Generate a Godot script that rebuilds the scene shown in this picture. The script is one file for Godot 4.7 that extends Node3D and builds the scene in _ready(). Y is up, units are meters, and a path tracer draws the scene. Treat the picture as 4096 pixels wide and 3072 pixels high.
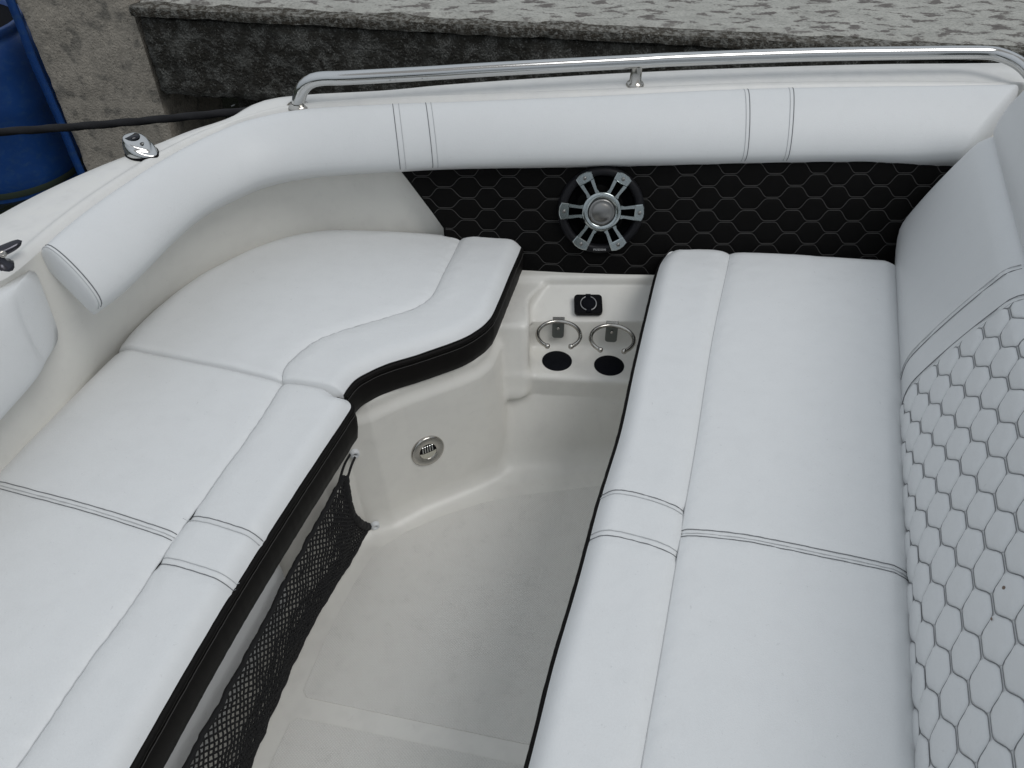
extends Node3D
# World frame: y up, metres, cockpit floor at y = 0, the photographer stands at x = z = 0 and looks along -z.
var M := {}
var used := {}
var noise := FastNoiseLite.new()

# ------------------------------------------------------------------ naming helpers
func numbered(n: String) -> String:
	if not used.has(n):
		used[n] = 0
		return n
	used[n] += 1
	return "%s_%03d" % [n, used[n]]

func thing(called: String, label: String, category: String, group := "") -> Node3D:
	var o := Node3D.new()
	o.name = numbered(called)
	add_child(o)
	tag(o, label, category, group)
	return o

func tag(o: Node, label: String, category: String, group := "") -> void:
	o.set_meta("label", label)
	o.set_meta("category", category)
	if group != "":
		o.set_meta("group", group)

func part(called: String, parent: Node, label := "") -> Node3D:
	var o := Node3D.new()
	o.name = called
	parent.add_child(o, true)
	if label != "":
		o.set_meta("label", label)
	return o

func obj(called: String, mesh: Mesh, m: Material, parent: Node, label := "") -> MeshInstance3D:
	var o := MeshInstance3D.new()
	o.name = called if parent != self else numbered(called)
	o.mesh = mesh
	o.material_override = m
	parent.add_child(o, true)
	if label != "":
		o.set_meta("label", label)
	return o

# ------------------------------------------------------------------ geometry helpers
func sat(x: float) -> float:
	return clampf(x, 0.0, 1.0)

func cat(pts: Array, t: float):   # Catmull-Rom at parameter t in 0..n-1
	var n := pts.size()
	t = clampf(t, 0.0, n - 1.0)
	var i := mini(int(t), n - 2)
	var f := t - i
	var p1 = pts[i]
	var p2 = pts[i + 1]
	var p0 = pts[i - 1] if i > 0 else p1 * 2.0 - p2
	var p3 = pts[i + 2] if i + 2 < n else p2 * 2.0 - p1
	return 0.5 * (p1 * 2.0 + (p2 - p0) * f + (p0 * 2.0 - p1 * 5.0 + p2 * 4.0 - p3) * f * f + (p1 * 3.0 - p0 - p2 * 3.0 + p3) * f * f * f)

func smooth(pts: Array, n: int) -> Array:   # n points at equal steps of length along the smoothed curve
	var fine := []
	var m := (pts.size() - 1) * 12
	for i in m + 1:
		fine.append(cat(pts, i / 12.0))
	return even(fine, n)

func even(fine: Array, n: int) -> Array:
	var acc := [0.0]
	for i in range(1, fine.size()):
		acc.append(acc[i - 1] + (fine[i] - fine[i - 1]).length())
	var total: float = acc[-1]
	var out := []
	var k := 0
	for i in n:
		var s := total * i / (n - 1)
		while k < fine.size() - 2 and acc[k + 1] < s:
			k += 1
		var seg: float = acc[k + 1] - acc[k]
		out.append(fine[k].lerp(fine[k + 1], 0.0 if seg <= 0.0 else clampf((s - acc[k]) / seg, 0.0, 1.0)))
	return out

func grid(rows: Array, wrap := false, st: SurfaceTool = null) -> SurfaceTool:   # rows of equal length -> smooth surface
	if st == null:
		st = SurfaceTool.new()
		st.begin(Mesh.PRIMITIVE_TRIANGLES)
		st.set_smooth_group(0)
	var nr := rows.size()
	var nc: int = rows[0].size()
	var lim := nc if wrap else nc - 1
	for i in nr - 1:
		for j in lim:
			var j2 := (j + 1) % nc
			var a: Vector3 = rows[i][j]
			var b: Vector3 = rows[i][j2]
			var c: Vector3 = rows[i + 1][j2]
			var d: Vector3 = rows[i + 1][j]
			st.add_vertex(a); st.add_vertex(b); st.add_vertex(c)
			st.add_vertex(a); st.add_vertex(c); st.add_vertex(d)
	return st

func done(st: SurfaceTool) -> ArrayMesh:
	st.index()
	st.generate_normals()
	return st.commit()

func flat() -> SurfaceTool:
	var st := SurfaceTool.new()
	st.begin(Mesh.PRIMITIVE_TRIANGLES)
	st.set_smooth_group(-1)
	return st

func soft() -> SurfaceTool:
	var st := SurfaceTool.new()
	st.begin(Mesh.PRIMITIVE_TRIANGLES)
	st.set_smooth_group(0)
	return st

func tube(st: SurfaceTool, path: Array, r: float, seg := 8, caps := true) -> void:
	var rows := []
	var n := path.size()
	var up := Vector3.UP
	for i in n:
		var t: Vector3 = (path[mini(i + 1, n - 1)] - path[maxi(i - 1, 0)]).normalized()
		if absf(t.dot(up)) > 0.95:
			up = Vector3.RIGHT
		var s := t.cross(up).normalized()
		up = s.cross(t).normalized()
		var row := []
		for k in seg:
			var a := TAU * k / seg
			row.append(path[i] + (s * cos(a) + up * sin(a)) * r)
		rows.append(row)
	if caps:
		var c0 := []
		var c1 := []
		for k in seg:
			c0.append(path[0])
			c1.append(path[n - 1])
		rows.push_front(c0)
		rows.push_back(c1)
	grid(rows, true, st)

func line_obj(called: String, path: Array, r: float, m: Material, parent: Node) -> void:
	var st := soft()
	tube(st, path, r, 5)
	obj(called, done(st), m, parent)

func lathe(st: SurfaceTool, prof: Array, seg := 32) -> void:   # prof: Vector2(radius, z) round local z
	var rows := []
	for p in prof:
		var row := []
		for k in seg:
			var a := TAU * k / seg
			row.append(Vector3(cos(a) * p.x, sin(a) * p.x, p.y))
		rows.append(row)
	grid(rows, true, st)

func prism(st: SurfaceTool, poly: PackedVector2Array, z0: float, z1: float, bevel := 0.0) -> void:
	var n := poly.size()
	var top := poly
	if bevel > 0.0:
		var ins := Geometry2D.offset_polygon(poly, -bevel)
		if ins.size() == 1 and ins[0].size() == n:
			# match the start corner
			var best := 0
			for k in n:
				if ins[0][k].distance_to(poly[0]) < ins[0][best].distance_to(poly[0]):
					best = k
			var t2 := PackedVector2Array()
			for k in n:
				t2.append(ins[0][(best + k) % n])
			top = t2
	var idx := Geometry2D.triangulate_polygon(top)
	for k in range(0, idx.size(), 3):
		for q in 3:
			var p := top[idx[k + q]]
			st.add_vertex(Vector3(p.x, p.y, z1))
	var zb := z1 - bevel
	for k in n:
		var a := poly[k]
		var b := poly[(k + 1) % n]
		var a2 := top[k]
		var b2 := top[(k + 1) % n]
		for v in [Vector3(a.x, a.y, z0), Vector3(b.x, b.y, z0), Vector3(b.x, b.y, zb), Vector3(a.x, a.y, z0), Vector3(b.x, b.y, zb), Vector3(a.x, a.y, zb)]:
			st.add_vertex(v)
		if bevel > 0.0:
			for v in [Vector3(a.x, a.y, zb), Vector3(b.x, b.y, zb), Vector3(b2.x, b2.y, z1), Vector3(a.x, a.y, zb), Vector3(b2.x, b2.y, z1), Vector3(a2.x, a2.y, z1)]:
				st.add_vertex(v)

func round_rect(w: float, h: float, r: float, k := 5) -> PackedVector2Array:
	var out := PackedVector2Array()
	for q in [[1, 1, 0.0], [-1, 1, PI / 2], [-1, -1, PI], [1, -1, PI * 1.5]]:
		for i in k + 1:
			var a: float = q[2] + PI / 2 * i / k
			out.append(Vector2(q[0] * (w / 2 - r) + cos(a) * r, q[1] * (h / 2 - r) + sin(a) * r))
	return out

func pl_dist(p: Vector2, line: PackedVector2Array) -> float:
	var best := 1e9
	for i in line.size() - 1:
		var a := line[i]
		var ab := line[i + 1] - a
		var t := clampf((p - a).dot(ab) / ab.length_squared(), 0.0, 1.0)
		best = minf(best, p.distance_squared_to(a + ab * t))
	return sqrt(best)

# ------------------------------------------------------------------ materials
func nimg(freq: float, oct: int, seed_: int, size: int, kind := FastNoiseLite.TYPE_SIMPLEX_SMOOTH, warp := 0.0) -> PackedByteArray:
	var n := FastNoiseLite.new()
	n.seed = seed_
	n.noise_type = kind
	n.frequency = freq
	n.fractal_octaves = oct
	if warp > 0.0:
		n.domain_warp_enabled = true
		n.domain_warp_amplitude = warp
		n.domain_warp_frequency = freq
	var im := n.get_seamless_image(size, size)
	im.convert(Image.FORMAT_L8)
	return im.get_data()

func rgb_tex(size: int, fn: Callable) -> ImageTexture:   # fn(pixel index) -> linear base colour
	var data := PackedByteArray()
	data.resize(size * size * 3)
	for i in size * size:
		var c: Color = fn.call(i)
		data[i * 3] = int(clampf(pow(c.r, 0.4545) * 255.0, 0, 255))
		data[i * 3 + 1] = int(clampf(pow(c.g, 0.4545) * 255.0, 0, 255))
		data[i * 3 + 2] = int(clampf(pow(c.b, 0.4545) * 255.0, 0, 255))
	var im := Image.create_from_data(size, size, false, Image.FORMAT_RGB8, data)
	im.generate_mipmaps()
	return ImageTexture.create_from_image(im)

func bump_tex(data: PackedByteArray, size: int, k: float) -> ImageTexture:
	var im := Image.create_from_data(size, size, false, Image.FORMAT_L8, data)
	im.convert(Image.FORMAT_RGBA8)
	im.bump_map_to_normal_map(k)
	im.generate_mipmaps()
	return ImageTexture.create_from_image(im)

func mat(col: Color, rough: float, metal := 0.0) -> StandardMaterial3D:
	var m := StandardMaterial3D.new()
	m.albedo_color = col.linear_to_srgb()
	m.roughness = rough
	m.metallic = metal
	m.cull_mode = BaseMaterial3D.CULL_DISABLED
	return m

func tri(m: StandardMaterial3D, tile: float) -> StandardMaterial3D:
	m.uv1_triplanar = true
	m.uv1_world_triplanar = true
	m.uv1_scale = Vector3.ONE / tile
	return m

func textured(tex: Texture2D, rough: float, tile: float, normal: Texture2D = null, ns := 1.0) -> StandardMaterial3D:
	var m := mat(Color.WHITE, rough)
	m.albedo_texture = tex
	if normal:
		m.normal_enabled = true
		m.normal_texture = normal
		m.normal_scale = ns
	return tri(m, tile)

func make_materials() -> void:
	var S := 512
	var big := nimg(0.012, 4, 3, S)
	var mid := nimg(0.03, 4, 11, S)
	var fine := nimg(0.18, 2, 7, S)
	var cell := nimg(0.05, 2, 21, S, FastNoiseLite.TYPE_CELLULAR)
	var spots := nimg(0.07, 2, 33, S, FastNoiseLite.TYPE_SIMPLEX_SMOOTH, 20.0)
	var grain := bump_tex(nimg(0.35, 3, 5, S), S, 1.0)
	var rough_n := bump_tex(nimg(0.09, 5, 9, S), S, 6.0)
	# white marine vinyl: faint grey smudges and scattered specks of dirt
	var vin := rgb_tex(S, func(i):
		var k := 1.0 - 0.016 * sat((big[i] - 120) / 90.0) - 0.008 * sat((mid[i] - 140) / 60.0) + (fine[i] - 128) * 0.00012
		if spots[i] > 222 and fine[i] > 150:
			k *= 0.86
		return Color(0.742, 0.752, 0.752) * k)
	M.vinyl = textured(vin, 0.48, 0.42, grain, 0.3)
	M.vinyl.rim_enabled = true
	M.vinyl.rim = 0.15
	M.seam = tri(mat(Color(0.55, 0.56, 0.56), 0.7), 0.4)
	var gel := rgb_tex(S, func(i):
		var k := 1.0 - 0.05 * sat((big[i] - 125) / 80.0) - 0.025 * sat((mid[i] - 150) / 50.0)
		if spots[i] > 226:
			k *= 0.93
		return Color(0.755, 0.738, 0.69) * k)
	M.gel = textured(gel, 0.34, 0.75)
	var dck := rgb_tex(S, func(i):
		var k := 1.0 - 0.04 * sat((big[i] - 125) / 80.0) - 0.03 * sat((mid[i] - 150) / 50.0)
		return Color(0.745, 0.738, 0.715) * k)
	M.deck = textured(dck, 0.38, 0.55)
	M.deck.albedo_color = Color(1, 1, 1)
	# non-skid floor: fine diamonds, dirt caught in patches of the grooves
	var N := 1024
	var bigN := nimg(0.006, 4, 43, N)
	var midN := nimg(0.016, 3, 47, N)
	var hd := PackedByteArray()
	hd.resize(N * N)
	for y in N:
		for x in N:
			var a := absf(fposmod((x + y) / 16.0, 1.0) - 0.5) * 2.0
			var b := absf(fposmod((x - y) / 16.0, 1.0) - 0.5) * 2.0
			hd[y * N + x] = int(255.0 * sat(minf(a, b) * 2.2))
	var tread := rgb_tex(N, func(i):
		var g: float = 1.0 - hd[i] / 255.0
		var dirt := 0.07 + 0.10 * sat((bigN[i] - 150) / 60.0) * sat((midN[i] - 118) / 50.0)
		var k := 1.0 - g * dirt - 0.02 * sat((bigN[i] - 110) / 100.0)
		return Color(0.735, 0.718, 0.675) * k)
	M.tread = textured(tread, 0.55, 0.36, bump_tex(hd, N, 3.0), 0.35)
	# charcoal vinyl
	var drk := rgb_tex(S, func(i):
		var k := 0.8 + 0.35 * big[i] / 255.0 + (fine[i] - 128) * 0.002
		return Color(0.0032, 0.0030, 0.0029) * k)
	M.dark = textured(drk, 0.6, 0.3, grain, 0.25)
	M.dark.metallic_specular = 0.14
	M.thread_dark = mat(Color(0.17, 0.175, 0.185), 0.8)
	M.thread_quilt = mat(Color(0.25, 0.255, 0.265), 0.8)
	M.band = textured(drk, 0.55, 0.3, grain, 0.25)
	M.band.albedo_texture = null
	M.band.albedo_color = Color(0.0085, 0.0078, 0.0074).linear_to_srgb()
	M.band.metallic_specular = 0.2
	M.thread_soft = mat(Color(0.52, 0.53, 0.535), 0.8)
	M.thread_grey = mat(Color(0.055, 0.053, 0.051), 0.85)
	# metals
	M.chrome = mat(Color(0.60, 0.605, 0.60), 0.13, 1.0)
	M.steel = mat(Color(0.50, 0.48, 0.445), 0.20, 1.0)
	var agedc := rgb_tex(S, func(i):
		var k := sat((mid[i] - 110) / 70.0)
		return Color(0.50, 0.535, 0.535).lerp(Color(0.36, 0.41, 0.41), k))
	M.aged = textured(agedc, 0.15, 0.05)
	M.aged.metallic = 1.0
	M.brushed = mat(Color(0.27, 0.265, 0.255), 0.30, 1.0)
	M.plate = mat(Color(0.17, 0.18, 0.17), 0.4, 0.9)
	M.silver = mat(Color(0.45, 0.45, 0.45), 0.35, 0.9)
	M.rust = mat(Color(0.20, 0.09, 0.03), 0.8)
	M.black = mat(Color(0.004, 0.004, 0.005), 0.5)
	M.black.metallic_specular = 0.2
	M.black_soft = mat(Color(0.006, 0.0065, 0.009), 0.8)
	M.black_soft.metallic_specular = 0.2
	M.rim = mat(Color(0.010, 0.010, 0.012), 0.45)
	M.rim.metallic_specular = 0.3
	M.cone = mat(Color(0.002, 0.0022, 0.0026), 0.7)
	M.cone.metallic_specular = 0.1
	M.print = mat(Color(0.42, 0.42, 0.42), 0.5)
	M.net = mat(Color(0.006, 0.006, 0.007), 0.85)
	M.cream = mat(Color(0.50, 0.48, 0.40), 0.4)
	M.nylon = mat(Color(0.68, 0.70, 0.71), 0.4)
	M.soil = mat(Color(0.20, 0.15, 0.12), 0.95)
	M.rope = mat(Color(0.010, 0.010, 0.012), 0.9)
	# quay concrete: dark algae crust, grey lime patches, fine aggregate
	var face := rgb_tex(S, func(i):
		var m := sat((big[i] * 0.55 + mid[i] * 0.45 - 118) / 60.0)
		var f := fine[i] / 255.0
		var c := Color(0.020, 0.018, 0.013).lerp(Color(0.165, 0.165, 0.15), m * sat(0.1 + 1.5 * (f - 0.15)))
		if spots[i] > 196:
			c = c.lerp(Color(0.19, 0.19, 0.18), 0.55)
		if fine[i] > 196 and mid[i] > 105:
			c = c.lerp(Color(0.30, 0.30, 0.28), 0.6)
		if cell[i] < 46:
			c = c * 0.55
		return c)
	M.quay_face = textured(face, 0.95, 0.62, rough_n, 0.7)
	var coping := rgb_tex(S, func(i):
		var m := sat((big[i] * 0.4 + mid[i] * 0.6 - 112) / 50.0)
		var f := fine[i] / 255.0
		var c := Color(0.05, 0.042, 0.03).lerp(Color(0.25, 0.245, 0.22), m * (0.5 + 0.7 * f))
		if spots[i] > 205:
			c = Color(0.36, 0.36, 0.34)
		return c)
	M.coping = textured(coping, 0.95, 0.35, rough_n, 1.4)
	var streak := nimg(0.02, 4, 77, S, FastNoiseLite.TYPE_SIMPLEX_SMOOTH, 25.0)
	var top := rgb_tex(S, func(i):
		var f := fine[i] / 255.0
		var c := Color(0.46, 0.455, 0.415) * (0.78 + 0.36 * f) * (0.8 + 0.3 * big[i] / 255.0)
		var m := sat((streak[i] + (fine[i] - 128) * 0.30 + (mid[i] - 128) * 0.30 - 158) / 20.0)
		c = c.lerp(Color(0.115, 0.100, 0.092), m * 0.9)
		if spots[i] > 176:
			c = c * (0.62 + 0.3 * f)
		return c)
	M.quay_top = textured(top, 0.95, 0.6, rough_n, 0.5)
	M.quay_top.uv1_scale = Vector3(0.9, 1.65, 1.65)
	var pil := rgb_tex(S, func(i):
		var f := fine[i] / 255.0
		var c := Color(0.46, 0.415, 0.35) * (0.82 + 0.25 * f) * (0.72 + 0.5 * mid[i] / 255.0)
		var m := sat((big[i] - 150) / 50.0)
		c = c.lerp(Color(0.10, 0.098, 0.09), m * 0.6)
		if spots[i] > 208 or (fine[i] < 62 and mid[i] > 120):
			c = c * 0.42
		return c)
	M.pillar = textured(pil, 0.95, 0.55, rough_n, 0.3)
	var blue := rgb_tex(S, func(i):
		var m := sat((mid[i] - 150) / 60.0)
		return Color(0.006, 0.055, 0.235).lerp(Color(0.035, 0.10, 0.22), m * 0.5) * (0.85 + 0.25 * big[i] / 255.0))
	M.blue = textured(blue, 0.42, 0.5, grain, 0.3)
	M.algae = mat(Color(0.035, 0.050, 0.035), 0.95)
	M.water = mat(Color(0.010, 0.012, 0.008), 0.08)
	M.water.normal_enabled = true
	M.water.normal_texture = bump_tex(nimg(0.02, 3, 90, S), S, 4.0)
	tri(M.water, 1.4)
	M.wood = mat(Color(0.10, 0.055, 0.03), 0.7)

# ------------------------------------------------------------------ setting data (plan curves of the boat, metres)
var BLO := [Vector3(-0.722, 0.600, -1.072), Vector3(-0.700, 0.600, -1.130), Vector3(-0.679, 0.600, -1.213), Vector3(-0.658, 0.600, -1.311), Vector3(-0.629, 0.600, -1.397), Vector3(-0.582, 0.600, -1.469), Vector3(-0.528, 0.600, -1.523), Vector3(-0.431, 0.600, -1.558), Vector3(-0.252, 0.600, -1.580), Vector3(-0.110, 0.600, -1.593), Vector3(0.202, 0.600, -1.604), Vector3(0.518, 0.600, -1.619), Vector3(0.782, 0.600, -1.626), Vector3(0.915, 0.602, -1.622), Vector3(1.010, 0.610, -1.618)]
var BUP := [Vector3(-0.803, 0.690, -1.119), Vector3(-0.791, 0.690, -1.182), Vector3(-0.768, 0.690, -1.268), Vector3(-0.729, 0.690, -1.378), Vector3(-0.690, 0.690, -1.467), Vector3(-0.637, 0.690, -1.553), Vector3(-0.571, 0.695, -1.613), Vector3(-0.454, 0.705, -1.648), Vector3(-0.267, 0.710, -1.665), Vector3(-0.124, 0.710, -1.677), Vector3(0.200, 0.710, -1.707), Vector3(0.524, 0.710, -1.741), Vector3(0.822, 0.710, -1.754), Vector3(1.013, 0.710, -1.754), Vector3(1.153, 0.710, -1.754)]
var DKO := [Vector3(-0.978, 0.695, -1.125), Vector3(-0.954, 0.695, -1.185), Vector3(-0.901, 0.695, -1.299), Vector3(-0.839, 0.695, -1.397), Vector3(-0.782, 0.695, -1.465), Vector3(-0.703, 0.695, -1.557), Vector3(-0.632, 0.700, -1.606), Vector3(-0.545, 0.710, -1.708), Vector3(-0.281, 0.715, -1.747), Vector3(-0.130, 0.715, -1.782), Vector3(0.213, 0.715, -1.840), Vector3(0.550, 0.715, -1.878), Vector3(0.870, 0.715, -1.901), Vector3(1.075, 0.715, -1.906), Vector3(1.301, 0.715, -1.907)]
# inner wall at y = 0.42, station by station with the bolster
var WAL := [Vector3(-0.822, 0.42, -1.110), Vector3(-0.812, 0.42, -1.165), Vector3(-0.792, 0.42, -1.250), Vector3(-0.755, 0.42, -1.360), Vector3(-0.715, 0.42, -1.435), Vector3(-0.655, 0.42, -1.515), Vector3(-0.580, 0.42, -1.580), Vector3(-0.460, 0.42, -1.630), Vector3(-0.270, 0.42, -1.640), Vector3(-0.110, 0.42, -1.628), Vector3(0.200, 0.42, -1.602), Vector3(0.520, 0.42, -1.600), Vector3(0.800, 0.42, -1.570), Vector3(0.930, 0.42, -1.570), Vector3(1.100, 0.42, -1.570)]
# second bolster on the left wall, near to far
var PLO := [Vector3(-0.925, 0.52, -0.10), Vector3(-0.900, 0.52, -0.45), Vector3(-0.865, 0.52, -0.68), Vector3(-0.840, 0.52, -0.88), Vector3(-0.822, 0.525, -0.97), Vector3(-0.812, 0.535, -1.025)]
var PUP := [Vector3(-1.010, 0.68, -0.10), Vector3(-0.965, 0.68, -0.45), Vector3(-0.920, 0.68, -0.70), Vector3(-0.875, 0.68, -0.90), Vector3(-0.845, 0.68, -0.99), Vector3(-0.815, 0.675, -1.045)]
# backrest frame
const BR0 := Vector3(0.875, 0.42, -1.466)
const BRB := Vector3(0.3209, 0, -0.9471)
const BRL := Vector3(0.32392, 0.93969, 0.10976)
const BRN := Vector3(-0.88999, 0.34202, -0.30155)

func br(u: float, v: float, d: float) -> Vector3:
	return BR0 - BRB * u + BRL * v + BRN * d

func _ready() -> void:
	# ---------------- camera, sky, light, exposure
	var cam := Camera3D.new()
	cam.name = "camera"
	cam.fov = 53.0
	cam.near = 0.05
	cam.far = 200.0
	add_child(cam)
	cam.position = Vector3(0, 1.42, 0)
	cam.rotation_degrees = Vector3(-43, 0, 0)
	var env := Environment.new()
	env.background_mode = Environment.BG_SKY
	var sky := Sky.new()
	var sm := ProceduralSkyMaterial.new()
	sm.sky_top_color = Color(0.888, 0.917, 0.950)
	sm.sky_horizon_color = Color(0.59, 0.62, 0.65)
	sm.sky_curve = 0.35
	sm.ground_bottom_color = Color(0.16, 0.16, 0.15)
	sm.ground_horizon_color = Color(0.26, 0.26, 0.25)
	sm.sun_angle_max = 1.0
	sky.sky_material = sm
	env.sky = sky
	env.tonemap_mode = Environment.TONE_MAPPER_LINEAR
	env.tonemap_exposure = 0.785
	env.sdfgi_enabled = true
	env.ssao_enabled = true
	env.ssil_enabled = true
	var we := WorldEnvironment.new()
	we.name = "world_environment"
	we.environment = env
	add_child(we)
	var sun := DirectionalLight3D.new()
	sun.name = "sun"
	sun.light_energy = 0.4
	sun.light_angular_distance = 30.0
	sun.light_color = Color(1.0, 1.0, 1.0)
	sun.shadow_enabled = true
	add_child(sun)
	sun.rotation_degrees = Vector3(-57, 57, 0)

	noise.seed = 4
	noise.frequency = 1.0
	make_materials()
	build_quay()
	build_boat()
	build_cushions()
	build_net()

# ------------------------------------------------------------------ surface nets for the moulded liner
func sd_poly(p: Vector2, poly: PackedVector2Array) -> float:
	var d := 1e9
	var s := 1.0
	var n := poly.size()
	var j := n - 1
	for i in n:
		var e := poly[j] - poly[i]
		var w := p - poly[i]
		var b := w - e * clampf(w.dot(e) / e.dot(e), 0.0, 1.0)
		d = minf(d, b.dot(b))
		var c1 := p.y >= poly[i].y
		var c2 := p.y < poly[j].y
		var c3 := e.x * w.y > e.y * w.x
		if (c1 and c2 and c3) or (not c1 and not c2 and not c3):
			s = -s
		j = i
	return s * sqrt(d)

func smin(a: float, b: float, k: float) -> float:
	var h := maxf(k - absf(a - b), 0.0) / k
	return minf(a, b) - h * h * k * 0.25

func smax(a: float, b: float, k: float) -> float:
	return -smin(-a, -b, k)

var BASE_POLY := PackedVector2Array([Vector2(-0.80, -0.895), Vector2(-0.462, -0.905), Vector2(-0.412, -1.03), Vector2(-0.355, -1.090), Vector2(-0.295, -1.112), Vector2(-0.235, -1.155), Vector2(-0.125, -1.215), Vector2(-0.078, -1.245), Vector2(-0.055, -1.275), Vector2(-0.045, -1.31), Vector2(-0.01, -1.47), Vector2(-0.01, -1.64), Vector2(-0.80, -1.64)])

func liner(p: Vector3) -> float:
	var y := p.y
	# seat base under the corner cushion, drafted walls with a small lip under the cushion
	var off := 0.046 * sat((0.30 - y) / 0.30) + 0.012 * smoothstep(0.312, 0.285, y)
	var f := sd_poly(Vector2(p.x, p.z), BASE_POLY) - off
	f = smax(f, y - 0.333, 0.012)
	# pillar beside the drink shelf
	var zf := -1.287 - (y - 0.17) * 0.45
	var xr := 0.040 + 0.04 * smoothstep(-1.45, -1.54, p.z)
	var col := smax((p.z - zf) * 0.92, p.x - xr, 0.022)
	col = smax(col, y - 0.333, 0.012)
	col = smax(col, 0.158 - y, 0.03)
	col = smax(col, -0.12 - p.x, 0.01)
	f = smin(f, col, 0.012)
	# console front below the shelf
	var zs := -1.318 + 0.09 * p.x
	var zfoot := -1.218 - 0.185 * p.x
	var zc := lerpf(zfoot, zs, sat(y / 0.165))
	var con := smax((p.z - zc) * 0.9, y - 0.22, 0.014)
	con = smax(con, -0.10 - p.x, 0.02)
	f = smin(f, con, 0.018)
	# back of the recess
	var zb := -1.417
	if y > 0.22:
		zb = -1.417 - (y - 0.22) * 0.24
	if y > 0.287:
		zb = -1.433 - (y - 0.287) * 2.42
	if y > 0.325:
		zb = -1.525 - (y - 0.325) * 0.3
	var bk := smax((p.z - zb) * (0.42 if y > 0.283 and y < 0.329 else 0.9), y - 0.346, 0.008)
	bk = smax(bk, -0.1 - p.x, 0.02)
	f = smin(f, bk, 0.016)
	return smin(f, y, 0.045)

func nets(fn: Callable, lo: Vector3, hi: Vector3, h: float) -> ArrayMesh:
	var nx := int(ceil((hi.x - lo.x) / h)) + 1
	var ny := int(ceil((hi.y - lo.y) / h)) + 1
	var nz := int(ceil((hi.z - lo.z) / h)) + 1
	var vals := PackedFloat32Array()
	vals.resize(nx * ny * nz)
	vals.fill(9.0)
	var B := 6
	for bx in range(0, nx, B):
		for by in range(0, ny, B):
			for bz in range(0, nz, B):
				var c := lo + Vector3(bx + B * 0.5, by + B * 0.5, bz + B * 0.5) * h
				var fc: float = fn.call(c)
				if absf(fc) > h * B * 1.5:
					var s := 9.0 if fc > 0.0 else -9.0
					for x in range(bx, mini(bx + B, nx)):
						for y in range(by, mini(by + B, ny)):
							for z in range(bz, mini(bz + B, nz)):
								vals[(x * ny + y) * nz + z] = s
				else:
					for x in range(bx, mini(bx + B, nx)):
						for y in range(by, mini(by + B, ny)):
							for z in range(bz, mini(bz + B, nz)):
								vals[(x * ny + y) * nz + z] = fn.call(lo + Vector3(x, y, z) * h)
	var vid := {}
	var verts := PackedVector3Array()
	var norms := PackedVector3Array()
	var sx := ny * nz
	var sy := nz
	for x in nx - 1:
		for y in ny - 1:
			for z in nz - 1:
				var i := x * sx + y * sy + z
				var v0 := vals[i]
				if absf(v0) > 8.0:
					continue
				var acc := Vector3.ZERO
				var cnt := 0
				var c8 := [v0, vals[i + sx], vals[i + sy], vals[i + sx + sy], vals[i + 1], vals[i + sx + 1], vals[i + sy + 1], vals[i + sx + sy + 1]]
				var anyn := false
				var anyp := false
				for q in c8:
					if q < 0.0: anyn = true
					else: anyp = true
				if not (anyn and anyp):
					continue
				for e in [[0, 1], [2, 3], [4, 5], [6, 7], [0, 2], [1, 3], [4, 6], [5, 7], [0, 4], [1, 5], [2, 6], [3, 7]]:
					var a: float = c8[e[0]]
					var b: float = c8[e[1]]
					if (a < 0.0) != (b < 0.0):
						var t := a / (a - b)
						var pa := Vector3(e[0] & 1, (e[0] >> 1) & 1, (e[0] >> 2) & 1)
						var pb := Vector3(e[1] & 1, (e[1] >> 1) & 1, (e[1] >> 2) & 1)
						acc += pa.lerp(pb, t)
						cnt += 1
				var p := lo + (Vector3(x, y, z) + acc / cnt) * h
				vid[i] = verts.size()
				verts.append(p)
				var d := 0.002
				var g := Vector3(fn.call(p + Vector3(d, 0, 0)) - fn.call(p - Vector3(d, 0, 0)), fn.call(p + Vector3(0, d, 0)) - fn.call(p - Vector3(0, d, 0)), fn.call(p + Vector3(0, 0, d)) - fn.call(p - Vector3(0, 0, d)))
				norms.append(g.normalized())
	var idx := PackedInt32Array()
	for key in vid:
		var i: int = key
		var st := [sx, sy, 1]
		for ax in 3:
			var s0: int = st[ax]
			var s1: int = st[(ax + 1) % 3]
			var s2: int = st[(ax + 2) % 3]
			var a := vals[i]
			if i + s0 >= vals.size():
				continue
			var b := vals[i + s0]
			if (a < 0.0) == (b < 0.0):
				continue
			if not (vid.has(i - s1) and vid.has(i - s2) and vid.has(i - s1 - s2)):
				continue
			var q := [vid[i], vid[i - s1], vid[i - s1 - s2], vid[i - s2]]
			if a >= 0.0:
				idx.append_array(PackedInt32Array([q[0], q[1], q[2], q[0], q[2], q[3]]))
			else:
				idx.append_array(PackedInt32Array([q[0], q[2], q[1], q[0], q[3], q[2]]))
	var arr := []
	arr.resize(Mesh.ARRAY_MAX)
	arr[Mesh.ARRAY_VERTEX] = verts
	arr[Mesh.ARRAY_NORMAL] = norms
	arr[Mesh.ARRAY_INDEX] = idx
	var m := ArrayMesh.new()
	m.add_surface_from_arrays(Mesh.PRIMITIVE_TRIANGLES, arr)
	return m

# ------------------------------------------------------------------ the boat
var PANEL_LO := [Vector3(-0.30, 0.30, -1.612), Vector3(-0.10, 0.30, -1.572), Vector3(0.20, 0.30, -1.538), Vector3(0.52, 0.30, -1.530), Vector3(0.80, 0.30, -1.527), Vector3(1.05, 0.30, -1.527)]
var PANEL_HI := [Vector3(-0.30, 0.64, -1.635), Vector3(-0.10, 0.64, -1.640), Vector3(0.20, 0.64, -1.650), Vector3(0.52, 0.64, -1.660), Vector3(0.80, 0.64, -1.665), Vector3(1.05, 0.64, -1.665)]

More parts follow.
